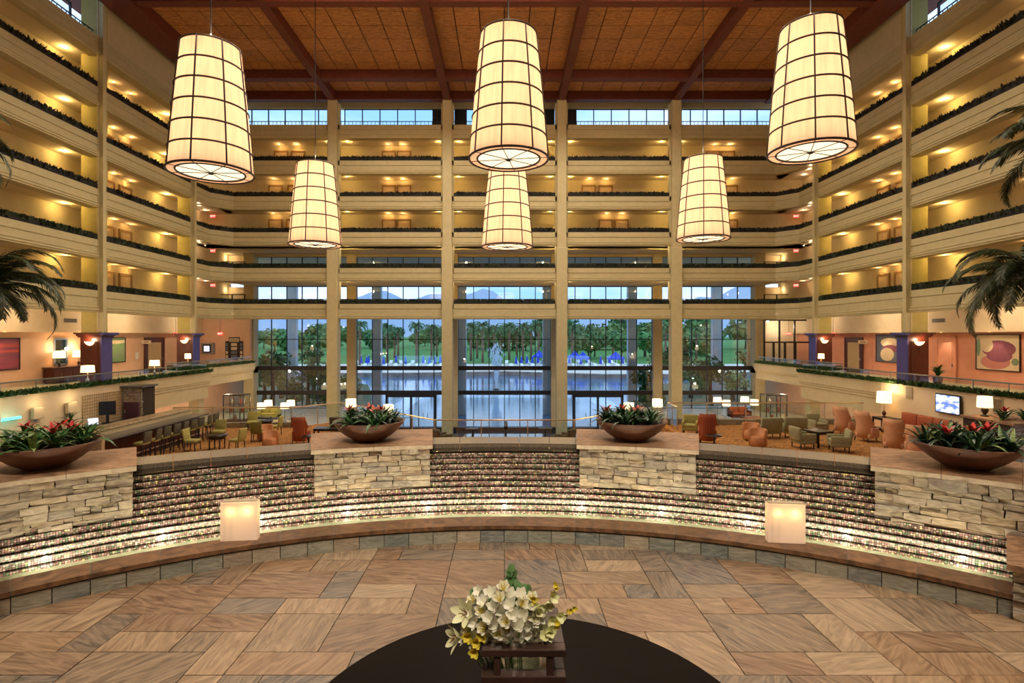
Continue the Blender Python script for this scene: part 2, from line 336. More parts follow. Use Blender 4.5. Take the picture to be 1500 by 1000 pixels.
# ---- mezzanine floors with planter fronts
for s, side in ((-1, 'left'), (1, 'right')):
    mz = thing('floor_mezzanine_'+side, 'mezzanine floor and planter front on the side with the '+('bar' if s < 0 else 'television'), 'floor', kind='structure')
    m_ = MB()
    for x0, x1, y0, y1 in ((18.2, 27, 9.6, 32.5), (20.7, 27, 32.5, 44.2), (22.3, 27, 44.2, 49.8)):
        m_.box(min(s*x0, s*x1), max(s*x0, s*x1), y0, y1, -.5, 0)
    m_.build('slab', 'plaster_pale', mz)
    MB().box(min(s*17.7, s*18.2), max(s*17.7, s*18.2), 9.6, 25.7, Z_LOUNGE if s < 0 else Z_RIGHT, .7).build('plain_front', 'cream_wall', mz)
    pth = [(s*17.7, 25.7), (s*17.7, 33), (s*20.2, 33)] if s < 0 else [(s*20.2, 33), (s*17.7, 33), (s*17.7, 25.7)]
    prof = [(-.5, .55), (-.42, .66), (-.42, .7), (0, .7), (0, .1), (-.04, .08), (-.04, -.02), (-.08, -.05), (-.08, -.16), (-.13, -.2), (-.13, -.9), (-1.2, -.9)]
    MB().sweep(pth, prof).build('planter_front', 'plaster_pale', mz)
    pth2 = [(s*20.2, 33), (s*20.2, 44.3), (s*22.4, 44.3)] if s < 0 else [(s*22.4, 44.3), (s*20.2, 44.3), (s*20.2, 33)]
    prof2 = [(-.5, .55), (-.42, .66), (-.42, .7), (0, .7), (0, .12), (-.05, .1), (-.05, 0), (-.14, -.05), (-.14, -.62), (-1.4, -.62)]
    MB().sweep(pth2, prof2).build('planter_front', 'plaster_pale', mz)
    w_ = MB().box(min(s*24.5, s*24.8), max(s*24.5, s*24.8), 25.4, 52, Z_MID, -.5).build('wall_lower_'+side, 'peach_wall'); struct(w_, 'peach wall at the back of the passage below the mezzanine, '+('bar' if s < 0 else 'television')+' side', 'wall')
    w_ = MB().box(min(s*18.15, s*24.5), max(s*18.15, s*24.5), 25.4, 25.7, Z_MID, -.5).build('wall_cross_'+side, 'peach_wall'); struct(w_, 'peach end wall of the passage below the mezzanine, '+('bar' if s < 0 else 'television')+' side', 'wall')
    # beige post under the step in the mezzanine
    c_ = MB().rbox(s*18.3-.3, s*18.3+.3, 32.2, 32.8, Z_MID, -.6, .02).build('column', 'plaster_pale'); struct(c_, 'beige square post under the corner of the mezzanine, '+('bar' if s < 0 else 'television')+' side', 'column')
    # mezzanine back wall: peach below, cream bulkhead above
    w_ = MB().box(min(s*27, s*27.3), max(s*27, s*27.3), -14, 52, 0, 3.1).build('wall_mezzanine_'+side, 'peach_wall' if s < 0 else 'pink_wall'); struct(w_, ('peach' if s < 0 else 'pink')+' back wall of the mezzanine hung with pictures', 'wall')
    w_ = MB().box(min(s*26.6, s*27.3), max(s*26.6, s*27.3), -14, 52, 3.1, 4.4).box(min(s*26.5, s*27), max(s*26.5, s*27), -14, 52, 3.02, 3.12).build('trim_bulkhead_'+side, 'cream_wall'); struct(w_, 'cream bulkhead above the '+('peach' if s < 0 else 'pink')+' mezzanine wall', 'trim')
# closing walls out of the picture
struct(MB().box(-27.3, 27.3, -14.3, -14, -.4, 23).build('wall_entrance', 'cream_wall'), 'cream entrance wall of the lobby', 'wall')
for s, side in ((-1, 'left'), (1, 'right')):
    struct(MB().box(min(s*25, s*25.3), max(s*25, s*25.3), -14, 50, 4.35, 19.0).build('wall_gallery_'+side, 'corridor_wall'), 'cream corridor wall behind the galleries on the '+('bar' if s < 0 else 'television')+' side', 'wall')
    e_ = MB().box(min(s*24.8, s*27.3), max(s*24.8, s*27.3), 51.9, 52.2, -3.9, 4.6).build('wall_end_'+side, 'peach_wall'); struct(e_, 'peach end wall beside the glass, '+('bar' if s < 0 else 'television')+' side', 'wall')
struct(MB().box(-25.3, 25.3, 46, 46.3, T(2)-1.4, 19.0).build('wall_back', 'corridor_wall'), 'cream corridor wall behind the far galleries', 'wall')
# ---- galleries
def fascia_prof(t, deep):
    b = t-deep
    return [(-.35, t-.36), (0, t-.36), (0, t-.74), (-.05, t-.75), (-.05, t-.80), (-.02, t-.81), (-.02, b+.34), (.05, b+.31), (.05, b+.24), (.015, b+.23), (.015, b+.2), (.09, b+.17), (.09, b+.09), (.04, b+.08), (.04, b), (-.6, b), (-.6, b+.2)]
rh = random.Random(3)
def hedge(name, path, z, mat, label, dens=90, hgt=(.03, .12), wid=.2, off=-.16, drop=.26):
    m_ = MB(); P = [Vector(p) for p in path]
    for a, b in zip(P[:-1], P[1:]):
        d = b-a; ln = d.length; d.normalize(); nrm = Vector((d.y, -d.x))
        for i in range(int(ln*dens)):
            c = a+d*rh.uniform(0, ln)+nrm*(off+rh.uniform(-wid, wid)); h = rh.uniform(*hgt); t = rh.uniform(0, PI); r = rh.uniform(.05, .1)
            lx, ly = rh.uniform(-.12, .12), rh.uniform(-.12, .12); u = Vector((math.cos(t), math.sin(t)))*r
            zb = z-rh.uniform(.0, drop)
            m_.add([(c.x-u.x, c.y-u.y, zb), (c.x+u.x, c.y+u.y, zb), (c.x+lx+u.x*.6, c.y+ly+u.y*.6, z+h*.6), (c.x+lx*1.6, c.y+ly*1.6, z+h)], [(0, 1, 2), (0, 2, 3)])
    return tag(m_.build(name, mat), label, 'hedge', None, 'stuff')
ORD = ['lowest', 'second', 'third', 'fourth', 'fifth', 'top']
COLY = [12.72, 21.86, 31.0, 40.14]
for k in range(6):
    t = T(k); deep = 1.58 if k == 0 else 1.42
    g = thing('balcony', ORD[k]+' gallery with beige moulded front running around the atrium', 'balcony', kind='structure')
    MB().sweep(PATH, fascia_prof(t, deep)).build('front', 'plaster', g)
    sl = MB()
    for s in (-1, 1): sl.box(min(s*23.1, s*25.1), max(s*23.1, s*25.1), 4, 46, t-1.3, t-1.05)
    for s in (-1, 1): sl.prism([(s*23.1, 42.6), (s*21.6, 43.9), (s*23.1, 46)][::s], t-1.3, t-1.05)
    sl.box(-23.1, 23.1, 43.95, 46.1 if k > 1 else 49.5, t-1.3, t-1.05)
    sl.build('slab', 'corridor_ceil', g)
    if k < 5:
        MB().sweep(PATH, [(-.02, t-.36), (-.02, t-.05), (-.34, t-.05), (-.34, t-.9)]).build('planter_box', 'planter_dark', g)
        for s in (-1, 1):
            for a, b in ((4, 12.4), (13.75, 21.5), (22.9, 30.65), (32.05, 39.8)):
                q_ = [(s*XS, a), (s*XS, b)]; hedge('gallery_hedge', q_ if s < 0 else q_[::-1], t-.06, 'hedge' if k > 1 else 'hedge_green', 'dark strip of plants along the '+ORD[k]+' gallery front, '+('bar' if s < 0 else 'television')+' side')
            q_ = [(s*XS, 41.2), (s*XS, 42.6), (s*21.7, YB), (s*14.55, YB)]; hedge('gallery_hedge', q_ if s < 0 else q_[::-1], t-.06, 'hedge' if k > 1 else 'hedge_green', 'dark strip of plants around the corner of the '+ORD[k]+' gallery, '+('bar' if s < 0 else 'television')+' side')
        for i_ in (-1, 0, 1): hedge('gallery_hedge', [(i_*B-3.85, YB), (i_*B+3.85, YB)], t-.06, 'hedge' if k > 1 else 'hedge_green', 'dark strip of plants on the '+ORD[k]+' far gallery between tall columns')
    if k in (0, 1, 5):
        MB().sweep(PATH, [(-.36, t+.02), (-.36, t+.07), (-.41, t+.07), (-.41, t+.02), (-.36, t+.02)]).build('handrail', 'black_metal', g)
        bal = MB()
        for a, b in zip(PATH[:-1], PATH[1:]):
            A, Bv = Vector(a), Vector(b); ln = (Bv-A).length; n = int(ln/.3)
            for i in range(n):
                p = A+(Bv-A)*(i/n); c_ = Vector((0, 25))-p; c_.normalize(); p = p-c_*.38
                bal.box(p.x-.014, p.x+.014, p.y-.014, p.y+.014, t-(1.05 if k == 5 else .3), t+.03)
        bal.build('baluster', 'black_metal', g)['kind'] = 'stuff'
    # the frame of each opening at the back
# ---- columns: a slim front column with a deeper olive pier behind it
for s in (-1, 1):
    for y in COLY:
        lab = {31.0: 'at the second wood pier from the glass wall', 40.14: 'at the wood pier closest to the glass wall', 12.72: 'beyond the palms towards the entrance', 21.86: 'beside the tall palms'}[y]+(' above the bar side' if s < 0 else ' above the television side')
        c_ = thing('column', 'slim beige gallery column '+lab, 'column', kind='structure')
        MB().rbox(s*22.84-.15, s*22.84+.15, y-.1, y+.2, 3.0, 22, .04).build('shaft', 'column_paint', c_)
        MB().box(s*22.84-.18, s*22.84-.1, y-.13, y-.05, 3.0, 22).box(s*22.84+.1, s*22.84+.18, y-.13, y-.05, 3.0, 22).build('edge_strip', 'column_paint', c_)
        MB().box(min(s*23.05, s*24.0), max(s*23.05, s*24.0), y, y+.75, 3.0, 22).build('pier', 'olive_pier', c_)
for i, x in enumerate((-1.5*B, -.5*B, .5*B, 1.5*B)):
    c_ = thing('column', 'tall beige column in front of the far galleries, '+('next to the bar side' if i == 0 else 'next to the television side' if i == 3 else 'one of the two flanking the pond fountain view'), 'column', kind='structure')
    MB().rbox(x-.37, x+.37, YB-.32, YB+.5, -6.2, 21.6, .04).build('shaft', 'column_paint', c_)
    for q in (-1, 1): MB().box(min(x+q*.37, x+q*.5), max(x+q*.37, x+q*.5), YB+.0, YB+.4, T(0)-1.5, 21.4).build('side_strip', 'plaster', c_)
    MB().rbox(x-.43, x+.43, YB-.37, YB+.5, -6.2, T(1)+1.25, .04).build('lower_casing', 'column_paint', c_)
    c_ = MB().rbox(x-.4, x+.4, 48.85, 49.6, -6.2, T(2)-1.3, .03).build('column', 'plaster_pale'); struct(c_, 'inner beige column standing against the glass wall behind the '+['bar-side', 'middle', 'middle', 'television-side'][i]+' tall column', 'column')
for s in (-1, 1):
    c_ = MB().rbox(s*22.75-.45, s*22.75+.45, 48.6, 49.6, Z_MID, T(2)-1.3, .03).build('column', 'column_paint'); struct(c_, 'corner column where the glass wall ends, '+('bar' if s < 0 else 'television')+' side', 'column')
# ---- roof: beams, woven panels, deck
roof = thing('ceiling', 'high timber roof of red-brown beams and woven panels', 'ceiling', kind='structure')
zb = CZ+18.75
for x in (-1.5*B, -.5*B, .5*B, 1.5*B): MB().box(x-.27, x+.27, -14, 43.6, zb, zb+.75).build('beam', 'red_beam', roof)
for y in (3.6, 12.72, 21.86, 31.0, 40.14, 43.7): MB().box(-21.6, 21.6, y-.28, y+.28, zb+.04, zb+.75).build('beam', 'red_beam', roof)
for s in (-1, 1): MB().box(min(s*20.9, s*22.6), max(s*20.9, s*22.6), -14, 44, zb-.05, zb+.9).build('edge_beam', 'red_beam', roof)
MB().box(-26, 26, -14.3, 45.9, zb+.95, zb+1.25).build('deck', 'red_beam', roof)
pan = B/6-.055; pm = MB().rbox(-pan/2, pan/2, -pan/2, pan/2, -.03, .03, .02).mesh('ceiling_panel', 'woven_bamboo')
cp = []
for ix in range(-14, 14):
    for iy in range(9):
        x = (ix+.5)*B/6; y = 43.4-(iy+.5)*B/6
        if abs(x) < 20.9: put('ceiling_panel', pm, roof, (x, y, zb+.72), (0, 0, rh.choice((0, PI))))
MB().box(-20.9, 20.9, -14, 43.4-9*B/6, zb+.7, zb+.75).build('panel_field', 'woven_bamboo', roof)
# upper side walls above the top gallery
for s, side in ((-1, 'left'), (1, 'right')):
    struct(MB().box(min(s*23.1, s*23.3), max(s*23.1, s*23.3), 31.6, 44, T(5)-.3, zb+1).build('trim_upper_'+side, 'plaster_pale'), 'beige panel between roof beam and top gallery on the '+('bar' if s < 0 else 'television')+' side', 'trim')
# clerestory windows behind the top gallery
def window_grid(name, label, xs, zs, y, axis='y', frame=.07, depth=.12, glass='glass', thick=None, fmat='mullion', bars_named='mullion'):
    g = thing(name, label, 'window', kind='structure')
    def bx(m_, a0, a1, d0, d1, z0, z1):
        return m_.box(a0, a1, y+d0, y+d1, z0, z1) if axis == 'y' else m_.box(y+d0, y+d1, a0, a1, z0, z1)
    thick = thick or {}
    for i, x in enumerate(xs): bx(MB(), x-frame/2, x+frame/2, -depth/2, depth/2, zs[0], zs[-1]).build('mullion', fmat, g)
    for z in zs:
        h = thick.get(z, frame)
        bx(MB(), xs[0], xs[-1], -depth/2-(.06 if h > .2 else -.01), depth/2-.01, z-h/2, z+h/2).build('transom', fmat if h < .2 else 'dark_bronze', g)
    for a, b in zip(xs[:-1], xs[1:]):
        for c, d in zip(zs[:-1], zs[1:]): bx(MB(), a, b, -.008, .008, c, d).build('pane', glass, g)
    return g
def frange(a, b, n): return [a+(b-a)*i/n for i in range(n+1)]
wn = 0
for i in range(5):
    wn += 1; x0 = (-2.5+i)*B+.4; x1 = x0+B-.8
    if i == 1 or i == 2: x1 -= 1.0
    if i == 3 or i == 2: x0 += 1.0
    window_grid('window_%d' % wn, ['clerestory window above the far gallery at the bar-side corner', 'clerestory window with a black louvre at its inner end, bar side', 'middle clerestory window between two black louvres', 'clerestory window with a black louvre at its inner end, television side', 'clerestory window above the far gallery at the television-side corner'][i], frange(x0, x1, 6 if i in (0, 4) else 5), [T(5)-1.05, T(5)+1.6], 45.6)
for x in (-.5*B, .5*B):
    for q in (-1, 1):
        lv = thing('louvre', 'black slatted louvre beside a column under the roof', 'louvre', (x+q*.9, 45.5, T(5)-1.0), group='black louvres flanking the middle columns')
        MB().box(-.5, .5, .08, .16, 0, 2.6).build('backing', 'black_metal', lv)
        for z in range(16): MB().box(-.5, .5, 0, .1, .06+z*.16, .13+z*.16).build('slat', 'black_metal', lv)
struct(MB().box(-25, 25, 45.4, 45.8, T(5)+1.62, zb+1).build('trim_back', 'plaster_pale'), 'pale lintel above the clerestory windows', 'trim')
for s in (-1, 1):
    wn += 1; window_grid('window_%d' % wn, 'clerestory window above the side gallery, '+('bar' if s < 0 else 'television')+' side', frange(4, 31.6, 14), [T(5)-1.05, zb+.5], s*25.1, axis='x')
# ---- the great glass wall
yg = 49.35
zs_lo = [-5.75, -2.3, -.09, 2.5, T(0)-1.2]; thickd = {-2.3: .38, -.09: .38, -5.75: .3}
for i in range(5):
    wn += 1; x0 = (-2.5+i)*B+.4; x1 = x0+B-.8
    if i == 0: x0 = -22.4
    if i == 4: x1 = 22.4
    nm = ['bar-side end', 'bay between the bar-side end and the middle', 'middle bay facing the pond fountain', 'bay between the middle and the television-side end', 'television-side end'][i]
    zz = zs_lo if i not in (0, 4) else [-3.7]+zs_lo[1:]
    window_grid('window_%d' % wn, 'tall glass wall, '+nm, frange(x0, x1, 6), zz, yg, thick=thickd)
    wn += 1; window_grid('window_%d' % wn, 'gallery window above the tall glass wall, '+nm, frange(x0, x1, 6), [T(0)-.95, T(1)-1.35], yg)
    wn += 1; window_grid('window_%d' % wn, 'upper gallery window under the yellow-lit ceiling, '+nm, frange(x0, x1, 6), [T(1)-.95, T(1)+1.32], yg)
struct(MB().box(-23, 23, 49.2, 49.5, T(1)+1.32, T(2)-1.2).build('trim_lintel', 'plaster_pale'), 'pale lintel above the upper gallery windows', 'trim')
struct(MB().box(-25, 25, 43.9, 59.6, T(2)-1.3, T(2)-1.05).build('ceiling_lower', 'corridor_ceil'), 'pale soffit over the two lowest galleries', 'ceiling')
# timber doors frames in the two bays beside the middle
for x0 in (-10.6, 6.2):
    d_ = thing('door_1' if x0 < 0 else 'door_2', 'dark framed glass double door to the pond '+('on the bar side' if x0 < 0 else 'on the television side'), 'door', (x0, 49.2, -5.6), kind='structure')
    for q in (0, 2.2, 4.4): MB().box(q-.09, q+.09, -.12, .06, 0, 3.0).build('jamb', 'dark_bronze', d_)
    MB().box(-.09, 4.49, -.12, .06, 2.9, 3.15).build('header', 'dark_bronze', d_)
    for q in (.9, 1.3, 3.1, 3.5): MB().box(q+.18, q+.22, -.18, -.12, .9, 1.5).build('handle', 'black_metal', d_)
# indoor pool at the foot of the glass and its dark sill
M('pool_water', (24, 60, 78), (20, 52, 70), 3, .06, .12, stretch=(1, 3, 1))
struct(MB().box(-11.2, 11.2, 24, 49.3, Z_WATER-.5, Z_WATER).build('pool', 'pool_water'), 'indoor canal water at the foot of the glass wall', 'water')
struct(MB().box(-13.5, 13.5, 48.6, 49.3, Z_WATER-.1, Z_WATER+.28).build('trim_sill', 'dark_bronze'), 'dark sill under the glass wall', 'trim')
# ================================================================== FOUNTAIN (water wall), centred under the eye point
fo = thing('water_wall', 'curved cascading water wall of glittering mosaic courses with stone piers', 'fountain')
A1 = R(47); PIERS = [(-48, -34.2), (-19.2, -7.75), (7.8, 19.3), (34.1, 48)]
# rim: slate tiles, grey strip, brown caps
nt_ = 38
for i in range(nt_):
    a0 = -A1+2*A1*i/nt_; a1 = a0+2*A1/nt_-.0012
    MB().sector(7.42, 7.5, 0, .165, a0, a1, 2).build('rim_tile', 'slate_rim', fo)
MB().sector(7.5, 7.95, 0, .14, -A1, A1, 60).build('rim_core', 'pier_cap_edge', fo)
MB().sector(7.45, 7.765, .14, .185, -A1, A1, 60).build('rim_strip', 'slate_grey', fo); MB().sector(7.41, 7.766, .185, .231, -A1, A1, 60).build('cap_grout', 'slate_grey', fo)
nc = 19
for i in range(nc):
    a0 = -A1+2*A1*i/nc; a1 = a0+2*A1/nc-.0012
    MB().sector(7.40, 7.78, .185, .235, a0, a1, 4).build('rim_cap', 'slate_cap', fo)
# basin
M('basin_water', (214, 222, 186), (176, 196, 150), 6, .12, .25, stretch=(1, 1, 1), dist=1.5)
MB().sector(7.7, 8.25, .02, .15, -A1, A1, 60).build('basin_water', 'basin_water', fo)
MB().sector(7.768, 7.79, .155, .185, -A1, A1, 60).build('light_strip', 'strip_glow', fo)
# mosaic courses
NC = 11; R0, R1 = 8.16, 8.74; z0, z1 = .12, .955
dr = (R1-R0)/NC; dz = (z1-z0)/NC
M('steel_dark', (90, 90, 92), None, 5, .4, metal=.8)
m = M('mosaic', (160, 130, 120), None, 5, .34, coat=.15)
nt = m.node_tree; at = node(nt, 'ShaderNodeAttribute'); at.attribute_name = 'tile_col'; nt.links.new(at.outputs['Color'], nt.nodes['Principled BSDF'].inputs['Base Color'])
mpal = [lin(c) for c in ((176, 142, 132), (144, 108, 98), (200, 172, 160), (118, 92, 80), (122, 142, 106), (222, 200, 184), (166, 116, 110), (104, 80, 70), (186, 160, 146), (90, 110, 80))]
gold = lin((240, 222, 150))
mv, mf, mc = [], [], []; rm = random.Random(2)
for c in range(NC):
    r = R0+dr*c; zb_ = z0+dz*c; zt = zb_+dz
    MB().sector(r, r+dr+.06, zb_-.05, zt-.004, -A1, A1, 72).build('ledge', 'wet_black', fo)
    rows = 3; th = (dz-.008)/rows
    for q in range(rows):
        n = int(2*A1*r/.0265)
        for i in range(n):
            a = -A1+2*A1*(i+.08)/n; b = -A1+2*A1*(i+.92)/n; za = zb_+.002+q*th; zc_ = za+th*.86; rr = r-.004-rm.uniform(0, .0015)
            o = len(mv); mv += [(rr*math.sin(a), rr*math.cos(a), za), (rr*math.sin(b), rr*math.cos(b), za), (rr*math.sin(b), rr*math.cos(b), zc_), (rr*math.sin(a), rr*math.cos(a), zc_)]
            mf.append((o, o+1, o+2, o+3)); mc.append(gold if rm.random() < .04 else rm.choice(mpal))
me = bpy.data.meshes.new('mosaic'); me.from_pydata(mv, [], mf); me.update(); me.materials.append(MATS['mosaic'])
ca = me.color_attributes.new('tile_col', 'FLOAT_COLOR', 'CORNER'); buf = []
for c in mc: buf += [*c, 1]*4
ca.data.foreach_set('color', buf)
put('mosaic', me, fo)['kind'] = 'stuff'
# overflow lip, trough and coping between the piers
MB().sector(8.72, 9.05, .8, .968, -A1, A1, 72).build('overflow_lip', 'wet_black', fo)
MB().sector(8.8, 9.7, Z_LOUNGE, .8, -A1, A1, 60).build('core', 'mortar', fo)
ends = [-48]+[e for p in PIERS for e in p]+[48]
for (a, b) in ((-34.2, -19.2), (-7.75, 7.8), (19.3, 34.1)):
    n = 5
    for i in range(n):
        MB().sector(9.03, 9.62, .8, 1.03, R(a+(b-a)*i/n), R(a+(b-a)*(i+1)/n)-.0008, 4).build('coping', 'granite', fo)
# stone piers
RP = 8.42; PB, PT = .42, 1.09
def unit_stone(seed):
    r_ = random.Random(seed); bm = bmesh.new(); bmesh.ops.create_cube(bm, size=1)
    bmesh.ops.subdivide_edges(bm, edges=bm.edges[:], cuts=1)
    for v in bm.verts:
        j = .035
        v.co += Vector((r_.uniform(-j, j), r_.uniform(-.08, .08), r_.uniform(-.05, .05)))
        if abs(v.co.x) > .3 and abs(v.co.z) > .3: v.co.x *= .985; v.co.z *= .97
        if v.co.y < -.3 and (abs(v.co.x) > .3 or abs(v.co.z) > .3): v.co.y += .14; v.co.x *= .995; v.co.z *= .97
    m_ = MB(); m_.bm(bm); return m_.mesh('stone', 'fieldstone')
STN = [unit_stone(i) for i in range(8)]
def stone_face(parent, a0, a1, rr, z0, z1, rnd_):
    s0, s1 = a0*rr, a1*rr; z = z0
    while z < z1-.02:
        h = min(rnd_.choice((.06, .075, .09, .11)), z1-z)
        if z1-z-h < .04: h = z1-z
        s = s0
        while s < s1-.01:
            w_ = rnd_.uniform(.11, .36)
            if s1-s-w_ < .08: w_ = s1-s
            parts = [(z, h)] if h < .1 or rnd_.random() < .7 else [(z, h*.5), (z+h*.5, h*.5)]
            for (zz, hh) in parts:
                a = (s+w_/2)/rr; r2 = rr+.06-rnd_.uniform(0, .055)
                put('stone', rnd_.choice(STN), parent, (r2*math.sin(a), r2*math.cos(a), zz+hh/2), (0, rnd_.uniform(-.02, .02), -a), (w_-.006, .16, hh-.004))
            s += w_
        z += h
rp = random.Random(21)
for i, (a0, a1) in enumerate(PIERS):
    p = MB().sector(RP+.06, 9.75, -2.0, PT, R(a0)+.004, R(a1)-.004, 14).build('stone_pier', 'mortar', fo)
    stone_face(p, R(a0), R(a1), RP, PB, PT, rp)
    n = 2 if i in (1, 2) else 3
    for j in range(n):
        b0 = R(a0-.3)+(R(a1+.3)-R(a0-.3))*j/n; b1 = R(a0-.3)+(R(a1+.3)-R(a0-.3))*(j+1)/n-.0006
        for rr0, rr1 in ((RP-.035, 9.12), (9.123, 9.82)):
            MB().sector(rr0, rr1, PT, PT+.06, b0, b1, 5).build('cap_slab', 'pier_cap', p)
        MB().sector(RP-.042, RP-.03, PT-.004, PT+.054, b0, b1, 5).build('cap_edge', 'pier_cap_edge', p)
# low end piers closing the basin
for s in (-1, 1):
    a0, a1 = sorted((s*R(42.9), s*R(48)))
    p = MB().sector(7.42, 8.5, 0, .5, a0, a1, 6).build('end_pier', 'mortar', fo)
    stone_face(p, a0, a1, 7.4, 0.0, .5, rp)
    MB().sector(7.3, 8.6, .5, .56, a0-.006, a1, 6).build('cap_slab', 'pier_cap', p)
# small round nozzle in the rim
# ---- glowing light boxes on the rim
m = fabric('acrylic', (250, 232, 214), .07, .6)
for xp, lab in ((352, 'rim below the bar-side mosaic'), (1150, 'rim below the television-side mosaic')):
    a = math.atan2(xp-VX, F); r = 7.66
    b = thing('light_box', 'square frosted glowing light box standing on the '+lab, 'lamp', (r*math.sin(a), r*math.cos(a), .236), -a*.25, 'light boxes on the fountain rim')
    m_ = MB(); w2, d2, h2 = .222, .055, .485
    m_.rbox(-w2, w2, -d2, d2, 0, h2, .008).build('diffuser', 'acrylic', b)
    MB().box(-w2+.01, w2-.01, -d2+.01, d2-.01, h2, h2+.012).build('top_plate', 'vase_panel', b)
    for q in (-.1, .1): MB().lathe([(.0, .34), (.022, .35), (.026, .37), (.02, .39), (0, .4)], 10, (q, 0)).build('bulb', 'bulb', b, True)
    for q in (-.1, .1):
        v = Matrix.Rotation(-a*.25, 3, 'Z') @ Vector((q, 0, .37)); point(Vector(b.location)+v, .3, WARM, .025)
# basin uplights, sunk in the water at intervals
for i in range(11):
    a = R(-40+8*i); spot((7.92*math.sin(a), 7.92*math.cos(a), .168), 7, R(150), 1., (1, .88, .72), .012, (8.5*math.sin(a), 8.5*math.cos(a), .7)); MB().lathe([(0, .15), (.035, .15), (.03, .162), (0, .164)], 10, (7.92*math.sin(a), 7.92*math.cos(a))).build('basin_lamp', 'steel_dark', fo)
# ---- planter bowls and bromeliads
def strap(l, w, seed, droop=.6):
    r_ = random.Random(seed); v = []; f = []; n = 5; b = 0; x = z = 0; ang = r_.uniform(.75, 1.25)
    for i in range(n+1):
        t = i/n; ww = w*(math.sin(PI*(.16+.84*t))**.8 if t < 1 else 0)*(1-.25*t)
        v += [(x, -ww, z+ww*.35), (x, 0, z), (x, ww, z+ww*.35)]
        x += l/n*math.cos(ang); z += l/n*math.sin(ang); ang -= droop/n*1.9
    for i in range(n):
        for q in (0, 1): f.append((i*3+q, i*3+q+1, i*3+q+4, i*3+q+3))
    return MB().add(v, f)
LEAF = {m_: [strap(.34+.06*i, .034, i, .45+.12*i).mesh('leaf', m_, True) for i in range(4)] for m_ in ('leaf_green', 'leaf_dark', 'leaf_variegated')}
BRACT = {m_: [strap(.13+.02*i, .022, 40+i, .5).mesh('bract', m_, True) for i in range(2)] for m_ in ('brom_red', 'brom_orange')}
def bromeliad(loc, leafm, bract, label, group, rr, n=13, sc_=1.):
    t = thing('bromeliad', label, 'plant', loc, rr.uniform(0, 6.28), group); t.scale = (sc_,)*3
    for i in range(n):
        a = i*2.4+rr.uniform(-.3, .3); ring = i/n
        put('leaf', rr.choice(LEAF[rr.choice(leafm)]), t, (.025*math.cos(a), .025*math.sin(a), .02*ring), (0, .35-.8*ring, a), (1-.3*ring,)*3)
    if bract:
        for i in range(7):
            a = i*2.4; put('bract', rr.choice(BRACT[bract]), t, (0, 0, .16), (0, .2-.1*i, a), (1.3,)*3)
    return t
rb = random.Random(14)
for i, (xp, yr, lab) in enumerate(((67, 9.0, 'on the pier by the bar end'), (541, 8.95, 'before the bar-side tall column'), (925, 8.95, 'before the television-side tall column'), (1416, 9.0, 'on the pier below the television'))):
    a = math.atan2(xp-VX, F); ctr = Vector((yr*math.sin(a), yr*math.cos(a), PT+.06))
    rad = .56 if i in (1, 2) else .60
    bw = thing('planter_bowl', 'wide shallow bronze planter bowl '+lab, 'planter', ctr, group='planter bowls on the fountain piers')
    out = [(.0, 0), (.2, 0), (.24, .015), (.36, .09), (.47, .18), (rad-.015, .285), (rad, .31), (rad-.02, .315), (rad-.05, .28), (.4, .2), (.0, .2)]
    MB().lathe(out, 40).build('bowl', 'bowl', bw, True)
    MB().lathe([(0, .255), (.3, .255), (rad-.06, .27)], 24).build('soil', 'soil', bw)
    npl = 12
    for j in range(npl):
        t = j*2.39996; r = rad*.80*math.sqrt((j+.4)/npl)
        p = ctr+Vector((r*math.cos(t), r*math.sin(t), .255))
        if i in (0,): lm, br = ['leaf_variegated', 'leaf_green', 'leaf_green'], ('brom_red' if j % 3 == 0 else None)
        elif i == 3: lm, br = ['leaf_dark', 'leaf_dark', 'leaf_variegated'], ('brom_red' if j % 4 == 0 else None)
        else: lm, br = ['leaf_dark', 'leaf_green'], ('brom_orange' if j % 3 == 0 else None)
        lb = ('red-flowered bromeliad' if br == 'brom_red' else 'orange-flowered bromeliad' if br else 'leafy green bromeliad')+' in the bowl '+lab
        bromeliad(p, lm, br, lb, 'bromeliads in the bowl '+lab, rb, 15, .95 if i in (1, 2) else 1.0)
